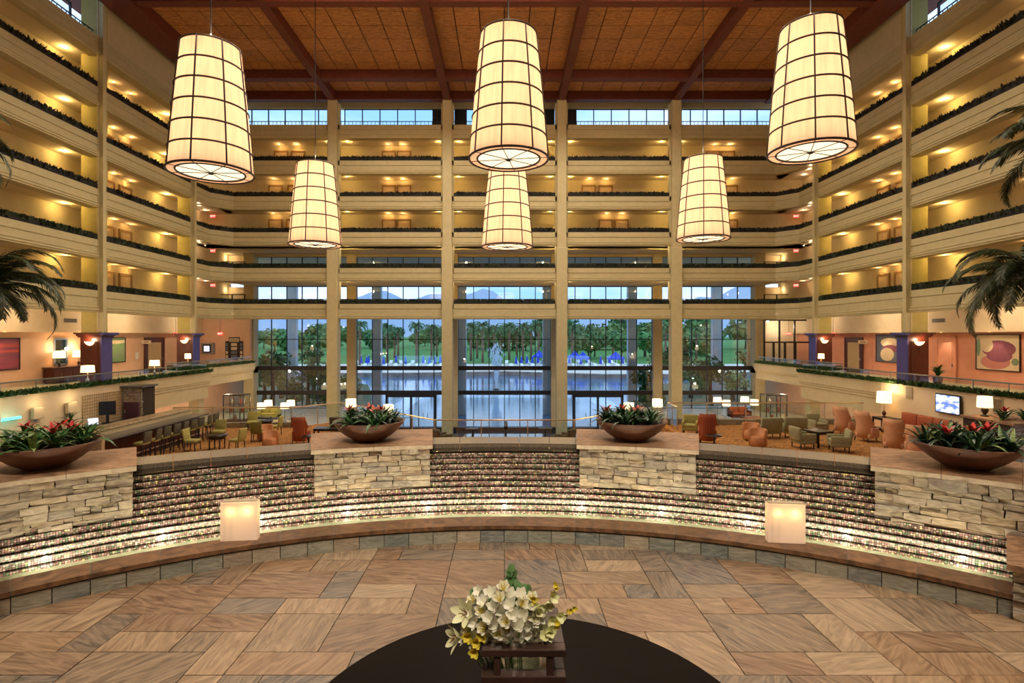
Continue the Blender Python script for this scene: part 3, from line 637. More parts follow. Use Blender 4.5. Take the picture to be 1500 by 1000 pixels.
# ================================================================== PENDANT LAMPS
def pendant(x, y, zb_, h, r0, r1, ztop, label, group, rz):
    t = thing('pendant_lamp', label, 'lamp', (x, y, zb_), rz, group)
    prof = [(r0+(r1-r0)*i/6+.02*math.sin(PI*i/6), h*i/6) for i in range(7)]
    MB().lathe(prof, 48).build('shade', 'pendant_cloth', t, True)
    MB().lathe([(r1, h), (r1*.3, h+.01)], 40).build('top_cover', 'pendant_cloth', t, True)
    MB().lathe([(0, .03), (r0*.79, .03)], 40).build('diffuser', 'pendant_diffuser', t)
    MB().lathe([(r0*.8, .0), (r0*.99, .0)], 40).build('bottom_band', 'pendant_cloth', t)
    for i in range(7):
        r, z = prof[i]; q = .028 if i else .035
        MB().lathe([(r+.01+q*math.cos(a), z+q*math.sin(a)) for a in [2*PI*e/6 for e in range(7)]], 48).build('ring', 'lamp_wire', t, True)
    MB().lathe([(r0*.8+.03*math.cos(a), .0+.03*math.sin(a)) for a in [2*PI*e/6 for e in range(7)]], 40).build('ring', 'lamp_wire', t, True)
    for i in range(8):
        a = 2*PI*i/8; c, s = math.cos(a), math.sin(a)
        MB().tube([((r+.015)*c, (r+.015)*s, z) for r, z in prof], .024, 6).build('rib', 'lamp_wire', t, True)
        MB().tube([(0, 0, -.005), (r0*c, r0*s, -.005)], .013, 5).build('spoke', 'lamp_wire', t)
    MB().lathe([(0, -.06), (.07, -.05), (.07, .0), (0, .02)], 12).build('finial', 'lamp_wire', t, True)
    MB().lathe([(.0, h-.02), (.28, h-.02), (.28, h+.05), (.05, h+.12), (0, h+.12)], 20).build('canopy', 'vase_panel', t)
    MB().tube([(0, 0, h+.1), (0, 0, ztop-zb_)], .018, 6).build('cable', 'black_metal', t)
    for q in (.22, .5, .78): point((x, y, zb_+h*q), 17, (1, .82, .6), .12)
    point((x, y, zb_+h+.5), 200, (1, .8, .55), .25)  # extra light above the cover, added to brighten the ceiling
    return t
YP1, YP2 = 16.65, 25.8
for xx, y, zrel in ((309, YP1, 4.97), (745, YP1, 5.38), (1187.5, YP1, 5.6), (462, YP2, 4.3), (743, YP2, 4.2), (1030, YP2, 4.57)):
    pendant((xx-VX)*y/F, y, CZ+zrel, 3.75, 1.19, .84, zb+.1, 'tall tapering cream pendant with wire ribs, '+('fountain row, ' if y < 20 else 'glass wall row, ')+('bar side' if xx < 600 else 'middle' if xx < 900 else 'television side'), 'pendant lamps in the '+('nearer' if y < 20 else 'farther')+' row', R(80-3*(xx-739)/100))
for x, y in LOBBY_FILL:
    d_ = thing('downlight', 'round added fill downlight, out of view high over the lobby', 'light', (x, y, zb+.70), group='added lobby fill downlights')  # made-up fixtures for the added lobby fill spots
    MB().lathe([(.14, 0), (.2, -.03), (.22, 0)], 16).build('ring', 'lamp_wire', d_); MB().lathe([(0, .0), (.14, .0)], 16).build('lens', 'bulb', d_)
# ================================================================== FOREGROUND TABLE AND FLOWERS
tb = thing('round_table', 'large round black lobby table carrying the flower arrangement', 'table', (.12, 2.76, 0))
MB().lathe([(0, .70), (1.2, .70), (1.262, .715), (1.264, .74), (1.255, .75), (0, .75)], 96).build('top', 'table_black', tb, True)
MB().lathe([(.55, 0), (.55, .04), (.3, .08), (.24, .3), (.3, .62), (.5, .70)], 40).build('pedestal', 'table_black', tb, True)
MB().lathe([(1.1, .60), (1.15, .60), (1.15, .70), (1.1, .70)], 64).build('apron', 'wood_black', tb)
vx, vy, vz = .09, 2.78, .752
va = thing('vase_stand', 'dark wooden slatted stand enclosing a glass vase on the round table', 'vase', (vx, vy, vz))
for z_ in (.02, .2, .41, .535):
    MB().rbox(-.2, .2, -.205, -.14, z_, z_+.034, .004).build('slat', 'vase_stone', va); MB().rbox(-.2, .2, .14, .205, z_, z_+.034, .004).build('slat', 'vase_stone', va)
    MB().rbox(-.2, -.125, -.139, .139, z_, z_+.034, .004).build('slat', 'vase_stone', va); MB().rbox(.125, .2, -.139, .139, z_, z_+.034, .004).build('slat', 'vase_stone', va)
for sx in (-1, 1):
    for sy in (-1, 1): MB().rbox(sx*.125-.016, sx*.125+.016, sy*.182-.016, sy*.182+.016, 0, .56, .004).build('post', 'vase_stone', va)
MB().rbox(-.16, .16, -.15, .15, .3, .335, .004).build('shelf', 'vase_panel', va)
MB().lathe([(0, .0), (.085, .0), (.09, .01), (.09, .5), (.086, .5), (.086, .012), (0, .012)], 28).build('glass_vase', 'vase_glass', va, True)
MB().lathe([(0, .014), (.085, .014), (.085, .2), (0, .2)], 24).build('water', 'vase_glass', va)
bc = Vector((.085, 2.76, vz+.55))
def petal_mesh(name, l, w, mat, curl, n=5):
    v = []; f = []
    for i in range(n+1):
        t = i/n; ww = w*math.sin(PI*(.1+.88*t))**.7; x = l*t*math.cos(curl*t); z = l*.45*t*(1-t*curl*.55)
        v += [(x, -ww, z+ww*.25), (x, 0, z), (x, ww, z+ww*.25)]
    for i in range(n):
        for q in (0, 1): f.append((i*3+q, i*3+q+1, i*3+q+4, i*3+q+3))
    return MB().add(v, f).mesh(name, mat, True)
LILY = petal_mesh('petal', .1, .021, 'petal_cream', .5); ALS = petal_mesh('petal', .06, .019, 'white_stem', .3); FRE = petal_mesh('petal', .05, .016, 'petal_yellow', .2); ORC = petal_mesh('petal', .042, .017, 'petal_cream', .2)
rf = random.Random(9)
def aim(o, d): o.rotation_mode = 'QUATERNION'; o.rotation_quaternion = Vector(d).to_track_quat('Z', 'Y')
def flower(name, label, group, p, d, pet, n, tilt, centre=None, stem=True):
    f_ = thing(name, label, 'flower', p, group=group); aim(f_, d)
    for i in range(n): put('petal', pet, f_, (0, 0, 0), (0, -tilt*(1 if i % 2 else 1.25), 2*PI*i/n))
    if centre:
        for i in range(5):
            a = 2*PI*i/5; MB().tube([(0, 0, 0), (.012*math.cos(a), .012*math.sin(a), .05), (.02*math.cos(a), .02*math.sin(a), .062)], .0022, 4).build('stamen', centre, f_)
    if stem:
        inv = f_.rotation_quaternion.to_matrix().inverted(); a = inv @ (Vector((bc.x+(p[0]-bc.x)*.12, bc.y+(p[1]-bc.y)*.12, vz+.05))-Vector(p))
        MB().tube([(0, 0, -.002), tuple(a*.4+Vector((0, 0, -.02))), tuple(a)], .0032, 5).build('stem', 'stem_green', f_)
    return f_
def bp(x, y, dY=0.): return px(x, y, bc.y+dY)
def outd(p): d = Vector(p)-bc+Vector((0, .0, .12)); return d.normalized()+Vector((0, -.55, .25))
# white blossoms of the middle
for i in range(44):
    t = i*2.39996; r = math.sqrt((i+.5)/44); x = 737+r*56*math.cos(t); y = 912+r*50*math.sin(t)
    p = bp(x, y, -.17*(1-r*r)+rf.uniform(-.03, .03)); flower('white_blossom', 'white star-shaped blossom in the middle of the bouquet', 'white blossoms of the bouquet', p, outd(p)+Vector((rf.uniform(-.3, .3), 0, rf.uniform(-.3, .3))), ALS, 6, .55, 'petal_yellow' if i % 3 == 0 else None, i % 4 == 0)
for x, y, d, lb in ((686, 898, (-.5, -.8, .5), 'open cream lily at the upper edge of the bouquet with dark anthers'), (676, 932, (-.9, -.4, .1), 'cream lily drooping at the outer edge of the bouquet')):
    flower('lily', lb, None, bp(x, y, -.06), d, LILY, 6, .35, 'anther')
for i, (x, y) in enumerate(((688, 930), (700, 938), (696, 952), (706, 928))): flower('freesia', 'small yellow blossom at the foot of the lilies', 'yellow blossoms of the bouquet', bp(x, y, -.12), (-.3+.1*i, -1, .2), FRE, 6, .6, None)
# orchid sprays to the side
for s_, pts in enumerate((((765, 948), (790, 925), (818, 903), (842, 890)), ((765, 945), (788, 905), (806, 878), (816, 856)), ((760, 955), (785, 945), (805, 925), (818, 912)), ((770, 940), (778, 912), (786, 892), (782, 872)))):
    sp = thing('orchid_spray', ['pale yellow orchid spray reaching far out sideways from the bouquet', 'pale yellow orchid spray rising to a budded tip', 'low pale yellow orchid spray beside the white blossoms', 'short pale yellow orchid spray close to the white blossoms'][s_], 'flower', bc)
    P = [bp(x, y, -.06-.02*s_)-bc for x, y in pts]; MB().tube(P, .0035, 6, .0015).build('stem', 'stem_green', sp)
    for j in range(13):
        t = .15+.83*j/12; k_ = min(2, int(t*3)); u = t*3-k_; q = P[k_].lerp(P[k_+1], u)
        e = bpy.data.objects.new('blossom', MB().build('tmp', 'petal_cream').data) if False else None
        m_ = MB(); n_ = 5 if t < .8 else 3; sc1 = 1 if t < .75 else .55
        d = Vector((rf.uniform(-.8, .8), -1, rf.uniform(-.5, .8))); rot = d.to_track_quat('Z', 'Y').to_matrix().to_4x4()
        for i in range(n_):
            pv = [tuple(v.co) for v in ORC.vertices]; pf = [tuple(f.vertices) for f in ORC.polygons]
            mm = MB().add(pv, pf).xf(Matrix.Translation(q+Vector((rf.uniform(-.012, .012), 0, rf.uniform(-.012, .012)))*0) @ rot @ Matrix.Rotation(2*PI*i/n_, 4, 'Z') @ Matrix.Rotation(-.5, 4, 'Y') @ Matrix.Scale(sc1, 4)); m_.add(mm.v, mm.f)
        m_.build('blossom', 'white_stem' if t < .55 else 'petal_cream' if t < .8 else 'petal_yellow', sp, True)
# eucalyptus twigs and leaves
M('eucalyptus', (104, 140, 84), (78, 116, 66), 8, .5)
for s_, pts in enumerate((((752, 930), (756, 880), (748, 852), (750, 832)), ((752, 920), (768, 890), (772, 876), (766, 860)), ((735, 930), (712, 890), (698, 872), (694, 864)), ((720, 940), (716, 905), (720, 880), (724, 872)))):
    e_ = thing('eucalyptus_twig', ['tall round-leaved green twig rising highest out of the bouquet', 'short round-leaved green twig behind the white blossoms', 'round-leaved green twig behind the lilies', 'round-leaved green twig at the top of the lilies'][s_], 'plant', bc)
    P = [bp(x, y, .03)-bc for x, y in pts]; MB().tube(P, .003, 5, .0015).build('stem', 'stem_green', e_)
    for j in range(9):
        t = .35+.65*j/8; k_ = min(2, int(t*3)); q = P[k_].lerp(P[k_+1], t*3-k_); a = rf.uniform(0, 6.28); r = .033-.013*j/8
        d = Vector((math.cos(a), -.7, rf.uniform(-.1, .9))).normalized(); rot = d.to_track_quat('Z', 'Y').to_matrix().to_4x4(); off = Vector((math.cos(a)*r*1.1, 0, rf.uniform(-.01, .01)))
        MB().add([tuple((Matrix.Translation(q+off) @ rot) @ Vector((r*math.cos(c), r*1.15*math.sin(c), .006*math.cos(2*c)))) for c in [2*PI*z/10 for z in range(10)]], [tuple(range(10))]).build('leaf', 'eucalyptus', e_)
for i in range(14):
    x = rf.uniform(690, 790); y = rf.uniform(925, 962); p = bp(x, y, rf.uniform(-.05, .1)); l_ = put('leaf_blade', strap(.12, .016, 70+i, .5).mesh('leaf_blade', 'leaf_green', True), None, p, (0, -.2, math.atan2(p.y-bc.y, p.x-bc.x)+rf.uniform(-.5, .5))); tag(l_, 'narrow dark green leaf tucked under the bouquet', 'leaf', 'leaves under the bouquet')
# ================================================================== GALLERY DOORS, LIGHTS, SIGNS
SIDE = {-1: 'bar side', 1: 'television side'}
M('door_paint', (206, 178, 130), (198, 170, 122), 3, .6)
M('door_wood', (96, 46, 30), (76, 34, 22), 4, .45, stretch=(6, 6, .6))
M('frame_gold', (150, 116, 66), None, 6, .4, metal=.4)
M('steel', (170, 176, 184), None, 6, .3, metal=.9)
M('white_plastic', (226, 222, 210), None, 5, .5)
M('grille', (150, 128, 96), (120, 100, 74), 30, .6)
lens_me = MB().lathe([(0, 0), (.06, 0)], 12).mesh('lens', 'bulb'); ring_me = MB().lathe([(.06, 0), (.075, -.02), (.09, 0)], 12).mesh('ring', 'white_plastic')
def downlight(loc, label, group, power=0, color=YEL, rad=.06, sc_=1.):
    d_ = thing('downlight', label, 'light', loc, group=group); d_.scale = (sc_,)*3
    put('ring', ring_me, d_); put('lens', lens_me, d_, (0, 0, -.006))
    if power: point((loc[0], loc[1], loc[2]-.14), power, color, rad)
    return d_
dn = 2
def corridor_door(p, axis, s, lab):
    global dn; dn += 1
    d_ = thing('door_%d' % dn, lab, 'door', p, 0 if axis == 'y' else (PI/2 if s < 0 else -PI/2), kind='structure')
    MB().box(-.48, .48, -.06, -.02, 0, 2.06).build('leaf', 'door_paint', d_)
    for z0, z1 in ((.2, .95), (1.1, 1.9)): MB().rbox(-.33, .33, -.075, -.055, z0, z1, .01).build('panel', 'door_paint', d_)
    for q in (-1, 1): MB().box(min(q*.48, q*.6), max(q*.48, q*.6), -.1, 0, 0, 2.06).build('jamb', 'frame_gold', d_)
    MB().box(-.6, .6, -.1, 0, 2.06, 2.2).build('header', 'frame_gold', d_)
    MB().box(.36, .42, -.12, -.075, .95, 1.05).build('handle', 'steel', d_)
for k in range(2, 5):
    zf = T(k)-1.05; zc = T(k+1)-1.3
    pairs = {2: ((404, 430), (570, 592), (887, 910), (1048, 1070)), 3: ((404, 432), (570, 592), (862, 876), (1048, 1070)), 4: ((412, 437), (570, 592), (1044, 1066))}[k]
    for a, b in pairs:
        for x_ in (a, b):
            X = (x_-VX)*46/F
            if 3 == k and a == 862 and x_ == b: X = (887-VX)*46/F
            corridor_door((X, 46, zf), 'y', 1, 'pale panelled room door on the '+ORD[k]+' far gallery, bay near the '+('bar side' if x_ < 739 else 'television side'))
            downlight((X, 45.55, zc-.005), 'tiny downlight above a room door on the '+ORD[k]+' far gallery', 'downlights above the far gallery doors', 9, (1, .62, .25), .04, .8)
for k in range(0, 5):
    zf = T(k)-1.05; zc = T(k+1)-1.3
    for s in (-1, 1):
        for y in (34.4, 36.0, 25.6):
            corridor_door((s*25, y, zf), 'x', s, 'pale panelled room door on the '+ORD[k]+' side gallery, '+SIDE[s])
            downlight((s*24.6, y, zc-.005), 'tiny downlight above a room door on the '+ORD[k]+' side gallery, '+SIDE[s], 'downlights above side gallery doors', 9 if y > 26 else 6, (1, .62, .25), .04, .8)
        # glow beside each pier
        for y in (COLY[0], COLY[1], COLY[2], COLY[3]):
            downlight((s*24.35, y-.75, zc-.005), 'corridor downlight beside a pier on the '+ORD[k]+' gallery, '+SIDE[s], 'corridor downlights beside the side piers', 26, YEL, .08)
        # corner lift lobbies
        for x_, y_ in ((23.3, 41.6), (23.9, 42.9), (24.3, 44.4)):
            downlight((s*x_, y_, zc-.005), 'bright downlight at the gallery corner, '+ORD[k]+' gallery, '+SIDE[s], 'corner gallery downlights', 9, (1, .7, .5), .05, .9)
for k in range(0, 5):
    zc = T(k+1)-1.3
    for i in range(5):
        for e in (0, 1):
            x = (-2.5+i+e)*B+(.8 if e == 0 else -.8)
            if abs(x) > 21.5: continue
            downlight((x, 44.9, (zc if k != 1 else T(2)-1.3)-.005), 'corridor downlight beside a tall column on the '+ORD[k]+' far gallery', 'corridor downlights of the far galleries', 15 if k > 1 else 42, YEL, .08)
emis('letter_white', (255, 225, 215), 1.2)
cu = bpy.data.curves.new('lettering', 'FONT'); cu.body = 'EXIT'; cu.size = .2; cu.align_x = 'CENTER'; cu.align_y = 'CENTER'; cu.extrude = .003
to = bpy.data.objects.new('text_source', cu); COL.objects.link(to); bpy.context.view_layer.update()
exit_me = bpy.data.meshes.new_from_object(to.evaluated_get(bpy.context.evaluated_depsgraph_get())); exit_me.materials.clear(); exit_me.materials.append(MATS['letter_white']); bpy.data.objects.remove(to)
def exit_sign(loc, rz, lab, up=.3):
    e = thing('exit_sign', lab, 'sign', loc, rz); MB().rbox(-.2, .2, -.03, .03, -.12, .12, .01).build('box', 'exit_red', e)
    put('lettering', exit_me, e, (0, -.034, 0), (PI/2, 0, 0)); MB().tube([(0, 0, .1), (0, 0, up)], .012, 6).build('stem', 'black_metal', e)
for s in (-1, 1):
    for k in (0, 1, 2): exit_sign((s*24.2, 45.4, T(k+1)-1.3-.3), 0, 'red exit sign at the corner of the '+ORD[k]+' gallery, '+SIDE[s])
    exit_sign((s*26.2, 43.6, 2.95), 0, 'red exit sign over the mezzanine wall by the doorway, '+SIDE[s], 1.4)
    exit_sign((s*24.9, 47.9, 3.0), 0, 'red exit sign in front of the mezzanine end wall, '+SIDE[s], 1.35)
# low corridor screens behind the corner of the two lower galleries
for s in (-1, 1):
    for k in (0, 1):
        g = window_grid('window_%d' % (wn+1), 'glazed lobby screen at the corner of the '+ORD[k]+' gallery, '+SIDE[s], frange(22.9, 26.2, 3) if s > 0 else frange(-26.2, -22.9, 3), [T(k)-1.0, T(k)+.72], 48.2); wn += 1
        struct(MB().box(min(s*22.9, s*27), max(s*22.9, s*27), 49.6, 49.9, T(k)-1.05, T(k)+1.5).build('wall_lift_lobby', 'cream_wall'), 'cream wall behind the glazed screen of the '+ORD[k]+' gallery, '+SIDE[s], 'wall')
        point((s*24.8, 49.0, T(k)+1.2), 11, WARM, .1)
# ================================================================== MEZZANINE
def sconce(loc, lab):
    s_ = thing('wall_sconce', lab, 'lamp', loc)
    MB().lathe([(.02, -.16), (.1, -.14), (.2, -.06), (.27, .06), (.255, .06), (.18, -.04), (.02, -.12)], 20, (0, 0), PI, 2*PI).build('bowl', 'sconce_glow', s_, True)
    MB().tube([(0, -.02, -.16), (0, -.03, -.45)], .018, 6, .008).build('stem', 'black_metal', s_)
    point((loc[0], loc[1]-.22, loc[2]+.16), 20, (1, .74, .48), .06)
for s in (-1, 1):
    for y, nm in ((31.0, 'second wood pier from the glass wall'), (40.14, 'wood pier closest to the glass wall'), (21.86, 'wood pier beside the tall palms')):
        p = thing('wood_pier', 'dark panelled pier with violet flank, '+nm+', '+SIDE[s], 'column', (s*23.47, y, 0))
        MB().box(-.58, .58, .0, .82, 0, 2.72).build('panelling', 'wood_dark', p)
        MB().rbox(-.42, .42, -.03, .02, .25, 2.5, .01).build('panel', 'wood_dark', p)
        MB().box(min(-s*.58, -s*.64), max(-s*.58, -s*.64), -.02, .84, 0, 2.72).build('flank', 'violet_paint', p)
        c_ = MB()
        for d, z0_, z1_ in ((.06, 2.72, 2.8), (.12, 2.8, 2.9), (.2, 2.9, 3.0)): c_.box(-.62-d, .62+d, -d, .84+d, z0_, z1_)
        c_.build('capital', 'wood_dark', p)
        MB().box(min(-s*.66, -s*.88), max(-s*.66, -s*.88), -.21, 1.05, 2.86, 2.998).build('capital_flank', 'violet_paint', p)
        MB().box(-.66, .66, -.05, .88, 0, .16).build('plinth', 'wood_dark', p)
        if y > 25: sconce((s*23.47, y-.035, 2.42), 'glowing half-bowl sconce on the '+nm+', '+SIDE[s])
def picture(name, lab, s, y0, y1, z0, z1, mat, strokes=()):
    X = s*26.97; q = thing(name, lab, 'picture', (X, (y0+y1)/2, (z0+z1)/2), PI/2 if s < 0 else -PI/2)
    w2, h2 = (y1-y0)/2, (z1-z0)/2
    MB().box(-w2, w2, -.03, 0, -h2, h2).build('canvas', mat, q)
    f_ = MB(); e = .05
    f_.box(-w2-e, w2+e, -.06, 0, h2, h2+e).box(-w2-e, w2+e, -.06, 0, -h2-e, -h2).box(-w2-e, -w2, -.06, 0, -h2, h2).box(w2, w2+e, -.06, 0, -h2, h2).build('frame', 'wood_black', q)
    for i_, (n_, m_, poly) in enumerate(strokes):
        MB().add([(x*w2, -.033-.002*i_, z*h2) for x, z in poly], [tuple(range(len(poly)))]).build(n_, m_, q)
    return q
M('art_magenta', (150, 60, 76), (92, 58, 84), 1.2, .7, stretch=(.2, .2, 4), dist=1); M('art_sunset', (196, 84, 60), (120, 50, 80), 1.5, .7, stretch=(.2, .2, 4), dist=1)
M('art_green', (96, 134, 84), (130, 150, 110), 2, .7, dist=2); M('art_cream', (216, 196, 160), (206, 186, 150), 3, .7); M('art_slate', (96, 100, 116), (110, 112, 124), 3, .7); M('art_plum', (122, 64, 84), (134, 76, 92), 3, .7); M('art_sage', (120, 140, 110), None, 3, .7); M('art_rose', (186, 120, 110), None, 3, .7)
def blob(cx, cz, rx, rz_, n=20, a0=0, a1=2*PI): return [(cx+rx*math.cos(a0+(a1-a0)*i/n), cz+rz_*math.sin(a0+(a1-a0)*i/n)) for i in range(n)]
picture('painting', 'large abstract painting in sunset reds and magenta', -1, 27.2, 30.35, 1.0, 2.65, 'art_magenta', (('band', 'art_sunset', [(-1, .1), (1, .1), (1, .75), (-1, .75)]), ('band', 'art_magenta', [(-1, .28), (1, .3), (1, .45), (-1, .42)])))
picture('painting', 'upright green landscape painting on the peach wall', -1, 37.4, 38.8, 1.0, 2.65, 'art_green', (('band', 'art_cream', [(-1, .5), (1, .6), (1, .85), (-1, .8)]), ('hill', 'art_sage', [(-1, -.6), (-.2, -.2), (1, .3), (1, -.1), (0, -.7)])))
picture('painting', 'abstract painting of grey and cream curves between the right-hand piers of the pink wall', 1, 37.4, 39.6, 1.0, 2.85, 'art_slate', (('shape', 'art_cream', blob(.2, .45, .8, .35)), ('shape', 'art_plum', blob(.3, 0, .7, .28)), ('shape', 'art_cream', blob(.0, -.45, .62, .5))))
picture('painting', 'large abstract painting of plum and cream rounded shapes on the pink wall', 1, 28.6, 31.2, .95, 2.85, 'art_cream', (('shape', 'art_plum', blob(.05, .2, .8, .5)), ('shape', 'art_rose', blob(-.1, -.55, .7, .42)), ('shape', 'art_plum', blob(.1, -.2, .6, .35)), ('shape', 'art_cream', blob(-.5, .42, .32, .42)), ('shape', 'art_sage', blob(-.9, .3, .1, .55)), ('shape', 'art_sage', blob(.82, -.5, .16, .2))))
# cone spots over the right-hand pictures
for y in (29.9, 33.2, 38.5): downlight((26.5, y, 3.015), 'recessed picture light over the pink wall', 'picture lights over the pink wall', 0); spot((26.35, y, 2.98), 60, R(70), .5, (1, .72, .46), .03, (26.9, y, 1.0))
for y in (29.0, 34.0, 38.2): downlight((-26.5, y, 3.015), 'recessed picture light over the peach wall', 'picture lights over the peach wall', 0); spot((-26.35, y, 2.98), 45, R(70), .5, (1, .72, .42), .03, (-26.9, y, 1.0))
# mezzanine ceiling and its lights
for s in (-1, 1):
    struct(MB().box(min(s*23, s*27), max(s*23, s*27), 4, 52, 4.35, 4.45).build('ceiling_mezzanine', 'corridor_ceil'), 'pale mezzanine ceiling under the lowest gallery, '+SIDE[s], 'ceiling')
    for y in (14, 18, 26.5, 29, 35.5, 38, 44.5): downlight((s*25.0, y, 4.345), 'recessed downlight in the mezzanine ceiling, '+SIDE[s], 'mezzanine ceiling downlights, '+SIDE[s], 60, (1, .82, .6), .1, 1.2)
    for y in (27.2, 33.5): 
        v = thing('air_vent', 'slotted air vent in the cream bulkhead, '+SIDE[s], 'vent', (s*26.59, y, 3.75), PI/2 if s < 0 else -PI/2, 'air vents in the bulkheads')
        MB().box(-.5, .5, -.02, 0, -.12, .12).build('frame', 'grille', v)
        for z in range(5): MB().box(-.45, .45, -.03, -.02, -.1+z*.045, -.075+z*.045).build('slat', 'planter_dark', v)
for s in (-1, 1):
    for x_, y_, z_ in ((21.6, 35.5, -.63), (21.9, 39.5, -.63), (21.9, 43.0, -.63), (19.6, 28.5, -.92), (21.5, 31.0, -.55)): downlight((s*x_, y_, z_), 'added fill downlight under the mezzanine, '+SIDE[s], 'added fill downlights under the mezzanine, '+SIDE[s], 55, CREAM, .1, 1.2)  # lamps added to brighten the dim passage below the mezzanine
# doors along the mezzanine walls
def mez_door(s, y0, y1, h, mat, lab, glow=False):
    global dn; dn += 1
    q = thing('door_%d' % dn, lab, 'door', (s*26.98, (y0+y1)/2, 0), PI/2 if s < 0 else -PI/2, kind='structure'); w2 = (y1-y0)/2
    MB().box(-w2, w2, -.05, 0, 0, h).build('leaf', mat, q)
    for a in (-1, 1): MB().box(min(a*w2, a*(w2+.1)), max(a*w2, a*(w2+.1)), -.08, 0, 0, h).build('jamb', mat, q)
    MB().box(-w2-.1, w2+.1, -.08, 0, h, h+.1).build('header', mat, q)
    MB().rbox(-w2*.7, w2*.7, -.065, -.045, .3, h-.3, .01).build('panel', 'door_paint' if glow else mat, q)  # with glow, pale paint stands in for light from an open doorway
    MB().box(w2-.2, w2-.14, -.12, -.05, .95, 1.1).build('handle', 'steel', q)
mez_door(-1, 41.0, 43.2, 2.6, 'door_wood', 'dark wooden doorway in the peach wall with a pale panel painted as its lit opening', True)
mez_door(1, 41.2, 43.2, 2.6, 'door_wood', 'dark wooden doorway in the pink wall with a pale panel painted as its lit opening', True)
mez_door(1, 32.7, 34.0, 2.7, 'pink_wall', 'flush pink door in the pink wall beside the plum painting')
# projecting room signs and notices
for s in (-1, 1):
    q = thing('room_sign', 'small cream sign projecting beside the dark doorway, '+SIDE[s], 'sign', (s*26.6, 40.6, 2.35)); MB().rbox(-.35, .35, -.03, .03, -.13, .13, .01).build('board', 'art_cream', q); MB().box(-.2, .2, -.035, -.03, -.02, .03).build('mark', 'wood_black', q)
q = thing('notice_board', 'two small white notices on the peach wall beside the doorway', 'notice', (-26.96, 40.1, 1.35), PI/2)
for z in (-.12, .14): MB().box(-.17, .17, -.015, 0, z-.11, z+.11).build('notice', 'white_plastic', q)
# mirror, sideboard, lamps
q = thing('mirror', 'tall mirror in a silver frame above the sideboard', 'mirror', (-26.97, 33.2, 1.85), PI/2)
M('mirror_glass', (190, 200, 205), None, 3, .04, metal=1.)
MB().box(-.42, .42, -.03, 0, -.72, .72).build('glass', 'mirror_glass', q)
f_ = MB(); f_.box(-.5, .5, -.06, 0, .72, .82).box(-.5, .5, -.06, 0, -.82, -.72).box(-.52, -.42, -.06, 0, -.8, .8).box(.42, .52, -.06, 0, -.8, .8).build('frame', 'steel', q)
q = thing('sideboard', 'dark wooden sideboard below the mirror on the mezzanine', 'sideboard', (-26.6, 33.3, 0), PI/2)
MB().box(-1.4, 1.4, -.28, .3, .12, .9).build('body', 'wood_dark', q); MB().rbox(-1.5, 1.5, -.33, .33, .9, .96, .015).build('top', 'wood_dark', q)
for x in (-1.05, -.35, .35, 1.05):
    d_ = MB().rbox(-.31+x, .31+x, -.30, -.275, .2, .82, .01).build('door', 'wood_dark', q); MB().lathe([(0, .48), (.03, .5), (0, .53)], 8, (x+.24, -.31)).build('knob', 'steel', d_)
for x in (-1.3, 1.3): MB().box(x-.06, x+.06, -.25, .25, 0, .12).build('foot', 'wood_dark', q)
def table_lamp(loc, lab, sr=.22, sh=.3, h=.62, base='wood_black', power=14, group=None, shade='shade_glow', rnd_base=True):
    t = thing('table_lamp', lab, 'lamp', loc, group=group)
    MB().lathe([(0, 0), (.09, 0), (.09, .03), (.03, .05), (.07, .12), (.09, .18), (.05, .27), (.015, .31), (.015, h-sh+.05), (0, h-sh+.06)] if rnd_base else [(0, 0), (.1, 0), (.1, .02), (.018, .03), (.018, h-sh+.05), (0, h-sh+.06)], 16).build('base', base, t, True)
    MB().lathe([(sr, h-sh), (sr*.92, h), (sr*.9, h), (sr*.98, h-sh)], 24).build('shade', shade, t, True)
    MB().lathe([(0, h-.05), (sr*.91, h-.05)], 16).build('shade_cap', shade, t)
    MB().lathe([(0, h-sh*.5-.05), (.03, h-sh*.5), (0, h-sh*.5+.05)], 8).build('bulb', 'bulb', t, True)
    if power: point((loc[0], loc[1]-.0, loc[2]+h+.1), power, WARM, .08)
    return t
table_lamp((-26.55, 32.6, .96), 'white drum-shaded lamp on the sideboard, nearer the sunset painting', .32, .42, .95, power=24)
table_lamp((-26.55, 34.1, .96), 'white drum-shaded lamp on the sideboard, nearer the wood pier', .32, .42, .95, power=24)
# end walls, TV, framed photographs, glass doors
for s in (-1, 1):
    if s < 0: struct(MB().box(-27, -22.4, 48.2, 48.5, 0, 4.35).build('wall_mezzanine_end', 'peach_wall'), 'peach end wall of the mezzanine with a television and framed photographs', 'wall')
q = thing('television', 'small wall television on the mezzanine end wall', 'television', (-26.1, 48.17, 1.7)); MB().rbox(-.62, .62, -.07, 0, -.5, .5, .02).build('bezel', 'steel', q); MB().rbox(-.45, .3, -.085, -.07, -.36, .36, .005).build('casing', 'black_metal', q)
emis('screen_pale', (200, 205, 220), .8); MB().box(-.34, .16, -.09, -.086, -.26, .24).build('screen', 'screen_pale', q)
q = thing('photo_board', 'dark stepped board of small framed photographs with a cream title panel', 'picture', (-23.8, 48.17, 1.75))
MB().box(-.48, .48, -.04, 0, -1.0, .95).box(-.78, -.48, -.04, 0, -1.0, .6).box(.48, .78, -.04, 0, -1.0, .6).build('board', 'wood_black', q)
MB().box(-.42, .42, -.05, -.04, .55, .85).build('title_panel', 'art_cream', q)
for i in range(9): MB().rbox(-.3+.075*i, -.25+.075*i, -.055, -.05, .62+.02*(i % 3), .75-.02*(i % 2), .003).build('letter_mark', 'wood_black', q)
